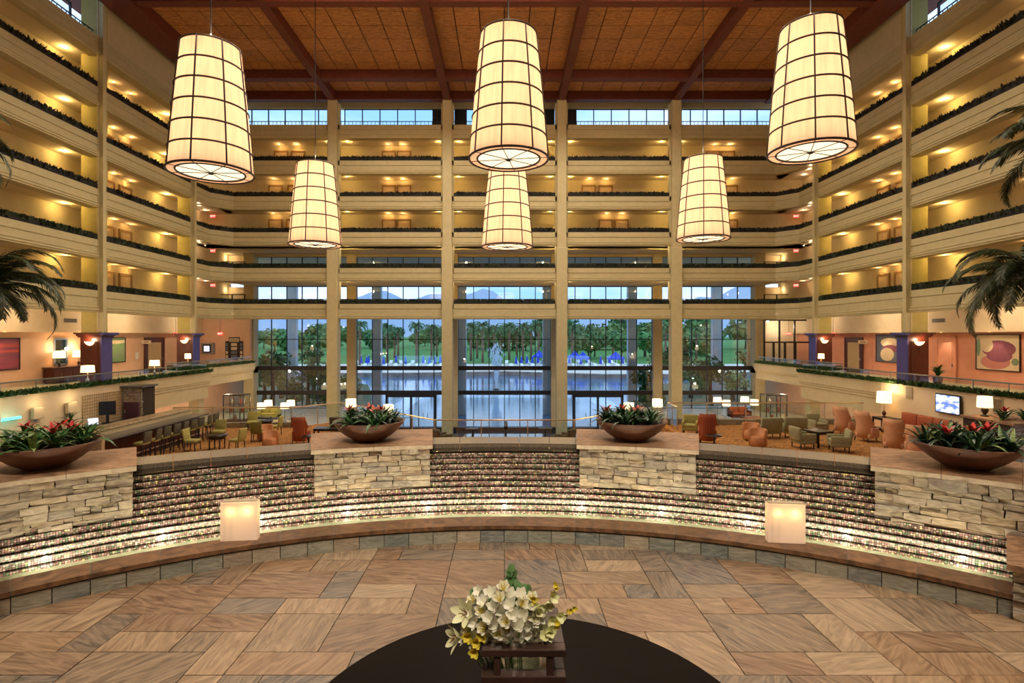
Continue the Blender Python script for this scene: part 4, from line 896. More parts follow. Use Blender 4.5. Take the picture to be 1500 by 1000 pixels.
for x, w2 in ((-.63, .1), (.63, .1), (0, .26)):
    for z in (-.75, -.4, -.05, .3): MB().rbox(x-w2, x+w2, -.06, -.04, z-.13, z+.13, .005).build('photograph', 'art_cream' if (z > -.1) == (w2 > .2) else 'art_slate', q)
wn += 1; gd = window_grid('window_%d' % wn, 'glazed screen with doors at the mezzanine end, television side', frange(22.9, 26.9, 3), [0, 2.25, 4.2], 48.2, fmat='dark_bronze', frame=.12)
for x in (23.7, 24.7, 25.6): MB().box(x-.06, x+.06, 48.05, 48.25, 0, 2.25).build('door_stile', 'dark_bronze', gd)
struct(MB().box(22.4, 27, 50.4, 50.6, 0, 4.35).build('wall_mezzanine_end', 'cream_wall'), 'cream room wall seen through the glazed mezzanine screen', 'wall'); point((24.8, 49.4, 3.6), 60, CREAM, .15)
# glass rails with planting, both fronts
for s in (-1, 1):
    for seg, (x_, y0, y1) in enumerate(((17.98, 13.5, 33.0), (20.5, 33.2, 44.1))):
        g = thing('glass_railing', ('long' if seg == 0 else 'short')+' glass railing along the mezzanine planter, '+SIDE[s], 'railing')
        n = int((y1-y0)/1.5)
        for i in range(n):
            a = y0+(y1-y0)*i/n; b = y0+(y1-y0)*(i+1)/n-.02; MB().box(s*x_-.007, s*x_+.007, a, b, .68, 1.1).build('pane', 'glass_rail', g)
            MB().box(s*x_-.015, s*x_+.015, a-.02, a, .5, 1.1).build('post', 'steel', g)
        MB().tube([(s*x_, y0, 1.12), (s*x_, y1, 1.12)], .03, 8).build('handrail', 'steel', g)
        e = x_-.24
        pth = [(s*e, y0), (s*e, y1)] if s < 0 else [(s*e, y1), (s*e, y0)]
        hedge('planter_ivy', pth, .69, 'ivy', ('long' if seg == 0 else 'short')+' row of low green plants in the mezzanine planter, '+SIDE[s], 150, (.05, .2), .13, 0, .06)
# furniture behind the rails
def console(loc, rz, lab, w=2.6):
    t = thing('console_table', lab, 'table', loc, rz); MB().rbox(-w/2, w/2, -.25, .25, .82, .88, .01).build('top', 'wood_dark', t)
    for x in (-w/2+.06, w/2-.06):
        for y in (-.2, .2): MB().box(x-.03, x+.03, y-.03, y+.03, 0, .82).build('leg', 'wood_dark', t)
    MB().box(-w/2+.06, w/2-.06, -.2, .2, .2, .24).build('shelf', 'wood_dark', t); return t
console((-21.6, 36.6, 0), PI/2, 'dark console table behind the mezzanine railing, bar side'); table_lamp((-21.6, 37.3, .88), 'small white-shaded lamp on the bar-side console table', .2, .34, .72, 'frame_gold')
console((21.6, 36.6, 0), PI/2, 'dark console table behind the mezzanine railing, television side'); table_lamp((21.6, 37.3, .88), 'small white-shaded lamp on the television-side console table', .2, .34, .72, 'frame_gold')
def side_table(loc, lab, r=.3, h=.55, mat='wood_black', group=None):
    t = thing('side_table', lab, 'table', loc, group=group); MB().lathe([(0, h-.035), (r, h-.035), (r+.01, h-.015), (r, h), (0, h)], 24).build('top', mat, t, True)
    MB().lathe([(r*.7, 0), (r*.7, .03), (.04, .06), (.035, h-.035)], 16).build('pedestal', mat, t, True); return t
side_table((-18.75, 24.6, 0), 'small round table behind the railing under the wide-shaded lamp', .3, .62); table_lamp((-18.75, 24.6, .62), 'wide white-shaded lamp with a turned base behind the long bar-side railing', .27, .3, .85, 'steel')
side_table((-19.2, 30.0, 0), 'small round table behind the railing near the step in the mezzanine', .3, .62); table_lamp((-19.2, 30.0, .62), 'white-shaded lamp with a turned base near the step in the bar-side railing', .25, .3, .85, 'steel')
# potted plant by the pink wall
q = thing('potted_plant', 'leafy potted plant on a small stand by the pink door', 'plant', (24.8, 31.3, 0)); MB().lathe([(0, 0), (.18, 0), (.26, .5), (.23, .5), (0, .45)], 16).build('pot', 'bowl', q, True)
for i in range(16): put('leaf', LEAF['leaf_green'][i % 4], q, (0, 0, .46), (0, .3-.07*i, i*2.4), (1.9, 2.6, 1.9))
# ================================================================== LOUNGE FURNITURE
M('green_fabric', (176, 168, 96), (160, 152, 82), 8, .85, .05); M('sage_fabric', (164, 160, 122), (150, 146, 108), 8, .85, .05); M('peach_fabric', (226, 172, 132), (216, 160, 120), 6, .85, .04)
M('olive_fabric', (140, 132, 60), (124, 118, 52), 8, .85); M('tan_leather', (206, 138, 86), (190, 122, 72), 5, .5, .04); M('rust_stripe', (196, 104, 60), (132, 58, 34), 5, .7, .05, kind='wave', stretch=(1, .0, .0)); M('pattern_fabric', (120, 112, 84), (34, 36, 40), 16, .85, dist=2)
M('marble', (214, 190, 150), (150, 122, 92), 3, .2, .02, dist=2.5); M('bar_granite', (120, 116, 118), (70, 66, 64), 26, .12); M('navy_wood', (30, 32, 48), None, 6, .35); M('striped_fabric', (186, 170, 130), (140, 124, 90), 18, .85, kind='wave')
def legs(t, w, d, h, mat, r=.022, splay=.0):
    for sx in (-1, 1):
        for sy in (-1, 1): MB().tube([(sx*(w+splay), sy*(d+splay), 0), (sx*w, sy*d, h)], r*.75, 6, r).build('leg', mat, t)
def side_chair(loc, rz, lab, fab='green_fabric', grp=None):
    t = thing('dining_chair', lab, 'chair', loc, rz, grp)
    MB().rbox(-.24, .24, -.24, .24, .36, .48, .04).build('seat', fab, t, True)
    MB().rbox(-.24, .24, 0, .08, 0, .5, .03).xf(Matrix.Translation((0, .19, .44)) @ Matrix.Rotation(-.14, 4, 'X')).build('backrest', fab, t, True)
    legs(t, .2, .2, .37, 'wood_black', .022, .02); return t
def armchair(loc, rz, lab, fab='sage_fabric', grp=None, w=.33, hb=.84):
    t = thing('armchair', lab, 'chair', loc, rz, grp)
    MB().rbox(-w, w, -.32, .3, .2, .36, .03).build('base', fab, t, True); MB().rbox(-w+.07, w-.07, -.33, .2, .35, .47, .04).build('seat_cushion', fab, t, True)
    MB().rbox(-w, w, 0, .14, 0, hb-.3, .05).xf(Matrix.Translation((0, .2, .3)) @ Matrix.Rotation(-.12, 4, 'X')).build('backrest', fab, t, True)
    for s in (-1, 1): MB().rbox(min(s*w, s*(w-.1)), max(s*w, s*(w-.1)), -.34, .3, .3, .6, .03).build('arm', fab, t, True)
    legs(t, w-.06, .26, .22, 'wood_black', .025); return t
def wing_chair(loc, rz, lab, fab='peach_fabric', grp=None):
    t = thing('wing_chair', lab, 'chair', loc, rz, grp); m_ = MB(); v = []; f = []; n = 16; hs = [.16, .45, .75, 1.05, 1.24]
    for side in (0, 1):
        for j, z in enumerate(hs):
            for i in range(n+1):
                a = PI*(-.08+1.16*i/n); arm = abs(math.cos(a)); wd = (.28+.11*(j/4.)**1.6)-(.04*side); top = z-(.5*max(0, (arm-.8)/.2) if j == 4 else (.3*max(0, (arm-.8)/.2) if j == 3 else 0))
                v.append((wd*math.cos(a), (.30-.05*side+.03*j)*math.sin(a)**1 + (.0), top))
    K = (n+1)*len(hs)
    for j in range(len(hs)-1):
        for i in range(n):
            a = j*(n+1)+i; f.append((a, a+1, a+n+2, a+n+1)); f.append((K+a+n+1, K+a+n+2, K+a+1, K+a))
    for i in range(n): a = (len(hs)-1)*(n+1)+i; f.append((a, a+1, K+a+1, K+a)); f.append((K+i, K+i+1, i+1, i))
    for e in (0, n):
        for j in range(len(hs)-1): a = j*(n+1)+e; f.append((a, K+a, K+a+n+1, a+n+1))
    m_.add(v, f).build('shell', fab, t, True)
    MB().rbox(-.31, .31, -.36, .2, .16, .34, .04).build('base', fab, t, True); MB().rbox(-.26, .26, -.38, .18, .33, .46, .05).build('seat_cushion', fab, t, True)
    for s in (-1, 1): MB().rbox(min(s*.35, s*.25), max(s*.35, s*.25), -.34, .12, .2, .58, .04).build('arm', fab, t, True)
    legs(t, .25, .25, .18, 'wood_black', .024, .03); return t
def tub_chair(loc, rz, lab, fab='tan_leather', grp=None, top=.72):
    t = thing('tub_chair', lab, 'chair', loc, rz, grp)
    MB().lathe([(.28, .06), (.33, .1), (.34, top-.03), (.31, top), (.27, top-.03), (.26, .42), (0, .42)], 26, (0, 0), -.45, PI+.45, True).build('shell', fab, t, True)
    MB().lathe([(0, .06), (.27, .06), (.29, .12), (.28, .4), (.2, .44), (0, .45)], 24).build('seat', fab, t, True); MB().lathe([(0, 0), (.2, 0), (.2, .06), (0, .06)], 16).build('foot', 'wood_black', t); return t
def sofa(loc, rz, lab, fab, frame, w=1.0, n=3, hb=.85):
    t = thing('sofa', lab, 'sofa', loc, rz); MB().rbox(-w, w, -.4, .4, .14, .36, .03).build('base', frame, t, True)
    for s in (-1, 1): MB().rbox(min(s*w, s*(w-.14)), max(s*w, s*(w-.14)), -.42, .4, .14, .66, .03).build('arm', frame, t, True)
    MB().rbox(-w, w, .3, .44, .14, hb-.06, .03).build('back_frame', frame, t, True); u = (2*w-.3)/n
    for i in range(n):
        x = -w+.15+i*u; MB().rbox(x+.01, x+u-.01, -.42, .2, .36, .48, .04).build('seat_cushion', fab, t, True); MB().rbox(x+.01, x+u-.01, .12, .32, .46, hb+.03, .06).build('back_cushion', fab, t, True)
    legs(t, w-.08, .33, .15, 'wood_black', .025); return t
def low_table(loc, rz, lab, w=.5, d=.35, h=.45, mat='wood_black'):
    t = thing('coffee_table', lab, 'table', loc, rz); MB().rbox(-w, w, -d, d, h-.05, h, .01).build('top', mat, t)
    for sx in (-1, 1):
        for sy in (-1, 1): MB().box(sx*(w-.05)-.03, sx*(w-.05)+.03, sy*(d-.05)-.03, sy*(d-.05)+.03, 0, h-.05).build('leg', mat, t)
    MB().box(-w+.06, w-.06, -d+.04, d-.04, h-.12, h-.05).build('apron', mat, t); return t
def round_low(loc, lab, r=.36, h=.55):
    t = thing('round_side_table', lab, 'table', loc); MB().lathe([(0, h-.06), (r-.02, h-.06), (r, h-.03), (r, h), (0, h)], 28).build('top', 'wood_black', t, True); MB().lathe([(r*.8, h-.16), (r*.82, h-.06)], 24).build('apron', 'wood_black', t)
    for i in range(4): a = PI/4+i*PI/2; MB().tube([(r*.7*math.cos(a), r*.7*math.sin(a), 0), (r*.74*math.cos(a), r*.74*math.sin(a), h-.06)], .028, 6).build('leg', 'wood_black', t)
    return t
def floor_lamp(loc, lab, h=1.75, sr=.25, sh=.36, power=26, grp=None):
    t = thing('floor_lamp', lab, 'lamp', loc, group=grp); MB().lathe([(0, 0), (.16, 0), (.16, .02), (.02, .04), (0, .04)], 20).build('base', 'black_metal', t); MB().tube([(0, 0, .03), (0, 0, h-.1)], .014, 8).build('pole', 'black_metal', t)
    MB().lathe([(sr, h-sh), (sr*.93, h), (sr*.91, h), (sr*.98, h-sh)], 28).build('shade', 'shade_glow', t, True); MB().lathe([(0, h-.04), (sr*.92, h-.04)], 16).build('shade_cap', 'shade_glow', t)
    MB().lathe([(0, h-.25), (.035, h-.2), (0, h-.14)], 8).build('bulb', 'bulb', t, True)
    point((loc[0], loc[1], loc[2]+h+.12), power, WARM, .1); return t
ZL = Z_LOUNGE; ZR = Z_RIGHT
def P(x, y, z=ZL): return onz(x, y, z)
# --- bar side
side_chair(P(282, 660), PI/2, 'green dining chair at the dark round table, its back to the bar stools')
side_chair(P(347, 659), -PI/2-.2, 'green dining chair at the dark round table, facing the bar'); side_chair(P(320, 645), .1, 'green dining chair behind the dark round table, facing the fountain')
round_low(P(318, 658), 'dark round table between three green dining chairs', .42, .62)
side_chair(P(369, 630), .3, 'green dining chair farthest from the fountain, beside the display cabinet', 'green_fabric'); side_chair(P(377, 646), PI+.2, 'olive dining chair with its back to the fountain', 'olive_fabric'); side_chair(P(403, 637), -PI/2, 'pale green dining chair turned to the bar beside the tub chairs')
round_low(P(389, 634), 'dark round table between the olive and the pale green dining chair', .35, .62)
tub_chair(P(388, 645), .5, 'tan leather tub chair nearer the olive dining chair'); tub_chair(P(396, 656), .5, 'tan leather tub chair nearer the fountain on the bar side')
wing_chair(P(440, 650), PI, 'rust striped high-backed chair turned away from the fountain, bar side', 'rust_stripe'); side_table(P(452, 655), 'black round side table beside the bar-side rust chair', .3, .5)
low_table(P(482, 640), .0, 'long low dark table behind the bar-side planter bowl', .65, .35); armchair(P(497, 634), PI*.9, 'dark patterned armchair behind the bar-side planter bowl', 'pattern_fabric')
floor_lamp(P(514, 639), 'floor lamp with glowing drum shade by the bar-side tall column', 1.78); floor_lamp(P(569, 644), 'floor lamp with glowing drum shade behind the bar-side planter bowl', 1.62)
# --- middle
for x, y, lab in ((692, 652, 'small round black table in the middle, bar side'), (799, 651, 'small round black table in the middle, television side')): side_table(P(x, y), lab, .3, .74)
armchair(P(648, 655), 2.2, 'dark patterned armchair beside the middle glass railing, bar side', 'pattern_fabric'); armchair(P(828, 655), -2.2, 'dark patterned armchair beside the middle glass railing, television side', 'pattern_fabric')
q = thing('torchiere', 'slim dark spotting scope on a stand before the middle glass railing', 'telescope', P(741, 651)); MB().tube([(0, 0, 0), (0, 0, .8)], .04, 8).build('stand', 'black_metal', q); MB().tube([(0, -.15, .75), (0, .2, .95)], .09, 12, .07).build('barrel', 'black_metal', q)
q.name = 'spotting_scope'
# --- television side
armchair(P(1011, 636, ZR), -.4, 'yellow-green armchair beside the television-side rust chair', 'green_fabric'); wing_chair(P(1036, 650, ZR), PI-.3, 'rust striped high-backed chair turned away from the fountain, television side', 'rust_stripe'); side_table(P(1046, 656, ZR), 'black round side table beside the television-side rust chair', .3, .5)
floor_lamp(P(963, 639), 'floor lamp with glowing drum shade by the television-side tall column', 1.78); floor_lamp(P(921, 643), 'floor lamp with glowing drum shade behind the television-side planter bowl', 1.68)
tub_chair(P(1100, 645, ZR), -.6, 'tan leather tub chair next to the pair of sage lounge chairs'); tub_chair(P(1110, 655, ZR), -.6, 'tan leather tub chair nearer the fountain on the television side')
armchair(P(1124, 641, ZR), PI+.1, 'sage lounge chair with its back to the fountain, beside the tub chairs', 'sage_fabric', None, .46, .92); armchair(P(1161, 640, ZR), PI-.1, 'sage lounge chair with its back to the fountain, beside the dark square table', 'sage_fabric', None, .46, .92)
low_table(P(1198, 653, ZR), .3, 'dark square table between three sage armchairs', .38, .38, .62)
armchair(P(1176, 656, ZR), PI/2+.1, 'sage armchair at the dark square table, turned to the television'); armchair(P(1229, 661, ZR), -PI/2-.3, 'sage armchair at the dark square table, turned from the television'); armchair(P(1197, 634, ZR), .1, 'sage armchair at the dark square table, facing the fountain')
wing_chair(P(1235, 636, ZR), PI/2+.5, 'peach wing chair farthest from the fountain'); wing_chair(P(1268, 646, ZR), PI/2+.4, 'peach wing chair second from the lounge kerb'); wing_chair(P(1310, 661, ZR), PI*.75, 'peach wing chair in front of the rust sofa'); wing_chair(P(1343, 673, ZR), PI*.8, 'peach wing chair nearest the television-side planter bowl')
sofa((17.3, 22.7, ZR), -PI/2, 'rust striped sofa with dark frame under the television', 'rust_stripe', 'navy_wood', 1.5, 3, .95); low_table((16.1, 22.6, ZR), PI/2, 'long dark coffee table in front of the rust sofa', .7, .35, .45)
low_table((17.25, 24.85, ZR), 0, 'dark side table carrying the tall lamp beside the rust sofa', .35, .35, .62); table_lamp((17.25, 24.85, ZR+.62), 'tall white-shaded lamp beside the rust sofa', .3, .5, 1.15, 'wood_dark', 24, None)
q = thing('television', 'flat television showing a bright picture on the cream wall', 'television', (17.63, 21.7, .1), -PI/2); MB().rbox(-.62, .62, -.06, 0, -.39, .39, .015).build('bezel', 'black_metal', q)
m = emis('screen_blue', (130, 170, 235), 1.3); nt = m.node_tree; n_ = node(nt, 'ShaderNodeTexNoise'); n_.inputs['Scale'].default_value = 3.2; c_ = node(nt, 'ShaderNodeValToRGB'); c_.color_ramp.elements[0].color = (*lin((50, 80, 170)), 1); c_.color_ramp.elements[1].color = (*lin((225, 225, 245)), 1); c_.color_ramp.elements[0].position = .4; c_.color_ramp.elements[1].position = .6
nt.links.new(n_.outputs['Fac'], c_.inputs[0]); nt.links.new(c_.outputs[0], nt.nodes['Principled BSDF'].inputs['Emission Color']); MB().box(-.57, .57, -.065, -.06, -.34, .34).build('screen', 'screen_blue', q)
MB().rbox(-.3, .3, -.0, .06, -.12, .12, .01).build('bracket', 'black_metal', q)
for y in (23.9, 19.6):
    q = thing('speaker_grille', 'flush beige speaker grille in the wall beside the television', 'speaker', (17.69, y, .3), -PI/2, 'speaker grilles beside the television'); MB().box(-.2, .2, -.02, 0, -.26, .26).build('frame', 'plaster_pale', q); MB().box(-.17, .17, -.026, -.02, -.23, .23).build('mesh_panel', 'grille', q)
# --- lower floor beyond the lounge
for s, xs_, cen in ((-1, ((383, 594), (393, 590), (417, 594), (426, 590)), 394), (1, ((1051, 586), (1064, 590), (1091, 585), (1105, 589)), 1083)):
    for i, (x, y) in enumerate(xs_):
        p = px(x, y, 41.5+1.2*(i % 2)); floor_lamp((p.x, p.y, Z_MID), 'floor lamp with glowing drum shade on the lower floor by the glass, '+SIDE[s], p.z-Z_MID+.2, .31, .42, 14, 'floor lamps on the lower floor, '+SIDE[s])
sofa(P(1083, 613, Z_MID), 0, 'rust striped settee on the lower floor by the glass wall', 'rust_stripe', 'wood_dark', .8, 2, .9); low_table(P(1098, 617, Z_MID), 0, 'dark coffee table before the far settee', .6, .3, .4)
sofa(P(394, 613, Z_MID), 0, 'pale green settee on the lower floor by the glass wall', 'green_fabric', 'green_fabric', .8, 2, .9); low_table(P(384, 618, Z_MID), 0, 'dark coffee table before the pale green settee', .6, .3, .4)
q = thing('ottoman', 'rust upholstered ottoman on the lower floor', 'ottoman', P(1104, 620, Z_MID)); MB().rbox(-.6, .6, -.35, .35, .12, .45, .06).build('cushion', 'rust_stripe', q, True); legs(q, .5, .28, .13, 'wood_black')
for x, s in ((347, -1), (1133, 1)):
    q = thing('display_cabinet', 'tall square glass display cabinet in a dark frame, '+SIDE[s], 'cabinet', P(x, 620, Z_MID)); w2, d2, h = .78, .5, 2.1
    MB().box(-w2, w2, -d2, d2, 0, .3).build('base', 'wood_dark', q); MB().box(-w2, w2, -d2, d2, h, h+.08).build('top', 'wood_black', q)
    for sx in (-1, 0, 1):
        for sy in (-1, 1): MB().box(sx*w2*.97-.025, sx*w2*.97+.025, sy*d2*.95-.025, sy*d2*.95+.025, .3, h).build('post', 'wood_black', q)
    for z in (.85, 1.45): MB().box(-w2+.04, w2-.04, -d2+.04, d2-.04, z, z+.02).build('shelf', 'glass_rail', q)
    for sy in (-1, 1):
        for sx in (-1, 1): MB().box(min(.02*sx, sx*w2*.95), max(.02*sx, sx*w2*.95), sy*d2*.95-.005, sy*d2*.95+.005, .32, h).build('pane', 'glass_rail', q)
    point(P(x, 620, Z_MID)+Vector((0, 0, h-.1)), 14, WARM, .05)
    for i, (x2, z, m_) in enumerate(((-.45, .3, 'white_plastic'), (-.1, .3, 'brom_red'), (.35, .3, 'white_plastic'), (-.4, .87, 'brom_orange'), (.1, .87, 'art_cream'), (.4, .87, 'brom_red'), (-.3, 1.47, 'art_cream'), (.3, 1.47, 'brom_orange'))):
        o = MB().lathe([(0, 0), (.07, 0), (.1, .12), (.06, .28), (.08, .34), (0, .34)], 12).build('display_vase', m_, None, True); o.location = P(x, 620, Z_MID)+Vector((x2, 0, z)); tag(o, {'white_plastic': 'white', 'brom_red': 'red', 'brom_orange': 'orange', 'art_cream': 'cream'}[m_]+' vase inside the display cabinet, '+SIDE[s], 'vase', 'vases in the display cabinet, '+SIDE[s])
# glass balustrade around the lounge edge
M('brass', (222, 200, 162), None, 6, .3, metal=.7); RUNS = []
for ZB, RP_, lab in ((ZL, [(-17.3, 28.6), (-11.1, 28.6), (-9.15, 30.7), (-3.1, 24.35), (3.1, 24.35), (7.3, 28.7)], 'glass balustrade with slim brass handrail along the lounge edge'), (ZR, [(7.9, 25.0), (7.9, 26.5), (17.4, 26.5)], 'glass balustrade with slim brass handrail behind the sage armchairs')):
    g = thing('glass_balustrade', lab, 'railing'); MB().tube([(*p, ZB+1.06) for p in RP_], .035, 8).build('handrail', 'brass', g); RUNS += [(a, b, ZB, g) for a, b in zip(RP_[:-1], RP_[1:])]
for a, b, ZB, g in RUNS:
    A, Bv = Vector(a), Vector(b); n = max(2, int((Bv-A).length/1.6)); u = (Bv-A).normalized(); nn = Vector((-u.y, u.x))
    for i in range(n):
        p = A+(Bv-A)*(i/n); p2 = A+(Bv-A)*((i+1)/n)-u*.03; MB().box(p.x-.02, p.x+.02, p.y-.02, p.y+.02, ZB, ZB+1.05).build('post', 'brass', g)
        MB().prism([tuple(p+nn*.006), tuple(p2+nn*.006), tuple(p2-nn*.006), tuple(p-nn*.006)], ZB+.08, ZB+1.0).build('pane', 'glass_rail', g)
for s, pts in ((-1, ((416, 616), (447, 603))), (1, ((1090, 620), (1037, 600)))):
    g = thing('stair_railing', 'steel stair handrail running down to the glass wall, '+SIDE[s], 'railing'); A, Bv = px(*pts[0], 37.5), px(*pts[1], 44.5)
    MB().tube([A, Bv], .03, 8).build('handrail', 'steel', g); MB().tube([A-Vector((0, 0, .4)), Bv-Vector((0, 0, .4))], .02, 8).build('midrail', 'steel', g)
    for i in range(5): p = A.lerp(Bv, i/4); MB().tube([(p.x, p.y, Z_MID), p], .02, 6).build('post', 'steel', g)
# ================================================================== BAR
br = thing('bar_counter', 'long granite bar counter with a raised marble ledge', 'bar'); y0, y1 = 19.7, 26.3
MB().box(-15.0, -14.65, y0, y1, ZL, -.98).build('front', 'wood_dark', br); MB().rbox(-15.1, -14.25, y0-.1, y1+.1, -.99, -.93, .02).build('counter_top', 'bar_granite', br)
n = 6
for i in range(n): a = y0+(y1-y0)*i/n; MB().rbox(-14.67, -14.63, a+.05, a+(y1-y0)/n-.05, ZL+.2, -1.1, .01).build('front_panel', 'wood_dark', br)
MB().box(-15.35, -15.05, y0, y1, ZL, -.74).build('ledge_wall', 'plaster_pale', br); MB().rbox(-15.75, -15.0, y0-.15, y1-.1, -.75, -.68, .02).build('marble_ledge', 'marble', br)
MB().tube([(-14.45, y0, ZL+.2), (-14.45, y1, ZL+.2)], .025, 8).build('foot_rail', 'brass', br); MB().rbox(-14.8, -14.3, y0-.3, y0-.12, ZL, -.9, .02).build('end_post', 'marble', br)
def stool():
    t = thing('bar_stool', 'bar stool with dark patterned back pulled up to the bar counter', 'stool', (0, 0, 0), 0, 'bar stools along the counter')
    MB().rbox(-.21, .21, -.2, .2, .66, .76, .03).build('seat', 'green_fabric', t, True); MB().rbox(-.21, .21, 0, .06, 0, .42, .025).xf(Matrix.Translation((0, .17, .74)) @ Matrix.Rotation(-.1, 4, 'X')).build('backrest', 'pattern_fabric', t, True)
    legs(t, .17, .16, .67, 'navy_wood', .022, .03)
    for a, b in (((-.185, -.175), (.185, -.175)), ((-.185, .175), (.185, .175)), ((-.185, -.175), (-.185, .175)), ((.185, -.175), (.185, .175))): MB().tube([(*a, .25), (*b, .25)], .012, 6).build('footrest', 'navy_wood', t)
    return t
st = stool()
for i in range(9):
    o = st if i == 0 else dup(st, (0, 0, 0)); o.location = (-13.85+.02*(i % 2), 20.9+.62*i, ZL); o.rotation_euler = (0, 0, -PI/2+(.12 if i % 3 == 1 else -.06))
# back bar against the wall
bb = thing('back_bar', 'back bar counter with dark top along the cream wall', 'bar'); MB().box(-17.69, -17.2, 16.5, 25.1, ZL, -1.05).build('body', 'wood_dark', bb); MB().rbox(-17.69, -17.1, 16.4, 25.1, -1.05, -1.0, .01).build('top', 'bar_granite', bb)
for i in range(7): MB().rbox(-17.21, -17.17, 16.6+i*1.22, 17.7+i*1.22, ZL+.15, -1.15, .01).build('door', 'wood_dark', bb)
sb = thing('service_block', 'stone-clad block with a purple hatch at the end of the back bar', 'cabinet', (0, 0, 0)); MB().box(-17.8, -16.75, 25.3, 26.2, ZL, .42).build('core', 'mortar', sb)
rs = random.Random(8); z = ZL
while z < .38:
    h = rs.choice((.14, .17, .2)); h = min(h, .4-z); x = -17.8
    while x < -16.8:
        w_ = rs.uniform(.2, .45); w_ = w_ if x+w_ < -16.95 else -16.75-x; put('stone', rs.choice(STN), sb, (x+w_/2, 25.3, z+h/2), None, (w_-.01, .14, h-.01)); x += w_
    z += h
MB().rbox(-17.9, -16.65, 25.15, 26.3, .42, .5, .01).build('top', 'bar_granite', sb); M('purple_paint', (104, 62, 76), (92, 54, 68), 4, .5)
d_ = MB().rbox(-17.55, -16.85, 25.18, 25.24, -1.05, -.25, .01).build('hatch', 'purple_paint', sb); MB().box(-17.5, -17.44, 25.15, 25.19, -.75, -.6).build('handle', 'steel', d_)
m = M('small_tile', (196, 172, 130), (150, 122, 84), 4, .4); nt = m.node_tree; b_ = node(nt, 'ShaderNodeTexBrick'); b_.offset = 0; b_.inputs['Scale'].default_value = 1; b_.inputs['Brick Width'].default_value = .13; b_.inputs['Row Height'].default_value = .13; b_.inputs['Mortar Size'].default_value = .012; b_.inputs['Color1'].default_value = (*lin((204, 180, 140)), 1); b_.inputs['Color2'].default_value = (*lin((190, 164, 122)), 1); b_.inputs['Mortar'].default_value = (*lin((130, 104, 70)), 1)
tc = node(nt, 'ShaderNodeTexCoord'); sp_ = node(nt, 'ShaderNodeSeparateXYZ'); cb = node(nt, 'ShaderNodeCombineXYZ'); nt.links.new(tc.outputs['Object'], sp_.inputs[0]); nt.links.new(sp_.outputs[1], cb.inputs[0]); nt.links.new(sp_.outputs[2], cb.inputs[1]); nt.links.new(cb.outputs[0], b_.inputs['Vector']); nt.links.new(b_.outputs['Color'], nt.nodes['Principled BSDF'].inputs['Base Color'])
tag(MB().box(-17.69, -17.64, 22.9, 25.2, -1.0, .3).build('tiled_splashback', 'small_tile'), 'small-tiled splashback behind the bar till', 'splashback')
q = thing('till', 'black point-of-sale screen on the back bar', 'till', (-17.35, 23.9, -1.0), .5); MB().rbox(-.3, .3, -.03, .03, .35, .95, .02).build('screen', 'black_metal', q); MB().box(-.05, .05, -.03, .05, .03, .4).build('stand', 'black_metal', q); MB().box(-.18, .18, -.15, .15, 0, .03).build('foot', 'black_metal', q)
q = thing('till', 'small tilted till display beside the black screen', 'till', (-17.3, 23.0, -1.0), .7); MB().rbox(-.18, .18, -.02, .02, 0, .28, .01).xf(Matrix.Translation((0, 0, .08)) @ Matrix.Rotation(-.5, 4, 'X')).build('screen', 'screen_pale', q); MB().rbox(-.15, .15, -.12, .18, 0, .09, .02).build('body', 'black_metal', q)
for i, y in enumerate((20.6, 22.2, 18.8)):
    q = thing('wall_lamp', 'cream rectangular wall lamp above the back bar', 'lamp', (-17.68, y, -.12), PI/2, 'wall lamps above the back bar'); MB().rbox(-.24, .24, -.16, -.02, -.2, .24, .02).build('shade', 'art_cream', q); MB().box(-.06, .06, -.03, 0, -.3, -.2).build('bracket', 'steel', q); point((-17.3, y, .3), 5, WARM, .08)
q = thing('neon_bar', 'teal glowing light bar on the wall behind the bar', 'lamp', (-17.68, 19.4, -.15), PI/2); MB().tube([(-.5, -.06, 0), (.5, -.06, 0)], .05, 10).build('tube', 'teal_glow', q); MB().box(-.45, .45, -.03, 0, -.05, .05).build('mount', 'white_plastic', q); point((-17.3, 19.4, -.1), 3, (.3, 1, .95), .1)
for i in range(14):
    y = 17.2+.3*i+(.6 if i > 6 else 0); M_ = ['leaf_green', 'frame_gold', 'vase_glass', 'wood_dark'][i % 4]
    o = MB().lathe([(0, 0), (.04, 0), (.045, .02), (.045, .17), (.018, .22), (.016, .3), (0, .3)], 12).build('bottle', M_, None, True); o.location = (-17.45, y, -1.0); tag(o, ['green', 'amber', 'clear', 'brown'][i % 4]+' bottle standing on the back bar', 'bottle', ['green', 'amber', 'clear', 'brown'][i % 4]+' bottles on the back bar')
q = thing('potted_palm', 'small potted palm on the back bar', 'plant', (-17.4, 21.9, -1.0)); MB().lathe([(0, 0), (.1, 0), (.14, .2), (0, .18)], 14).build('pot', 'bowl', q, True)
for i in range(14): put('leaf', LEAF['leaf_green'][i % 4], q, (0, 0, .18), (0, .1-.07*i, i*2.4), (1.5, 1.1, 1.5))
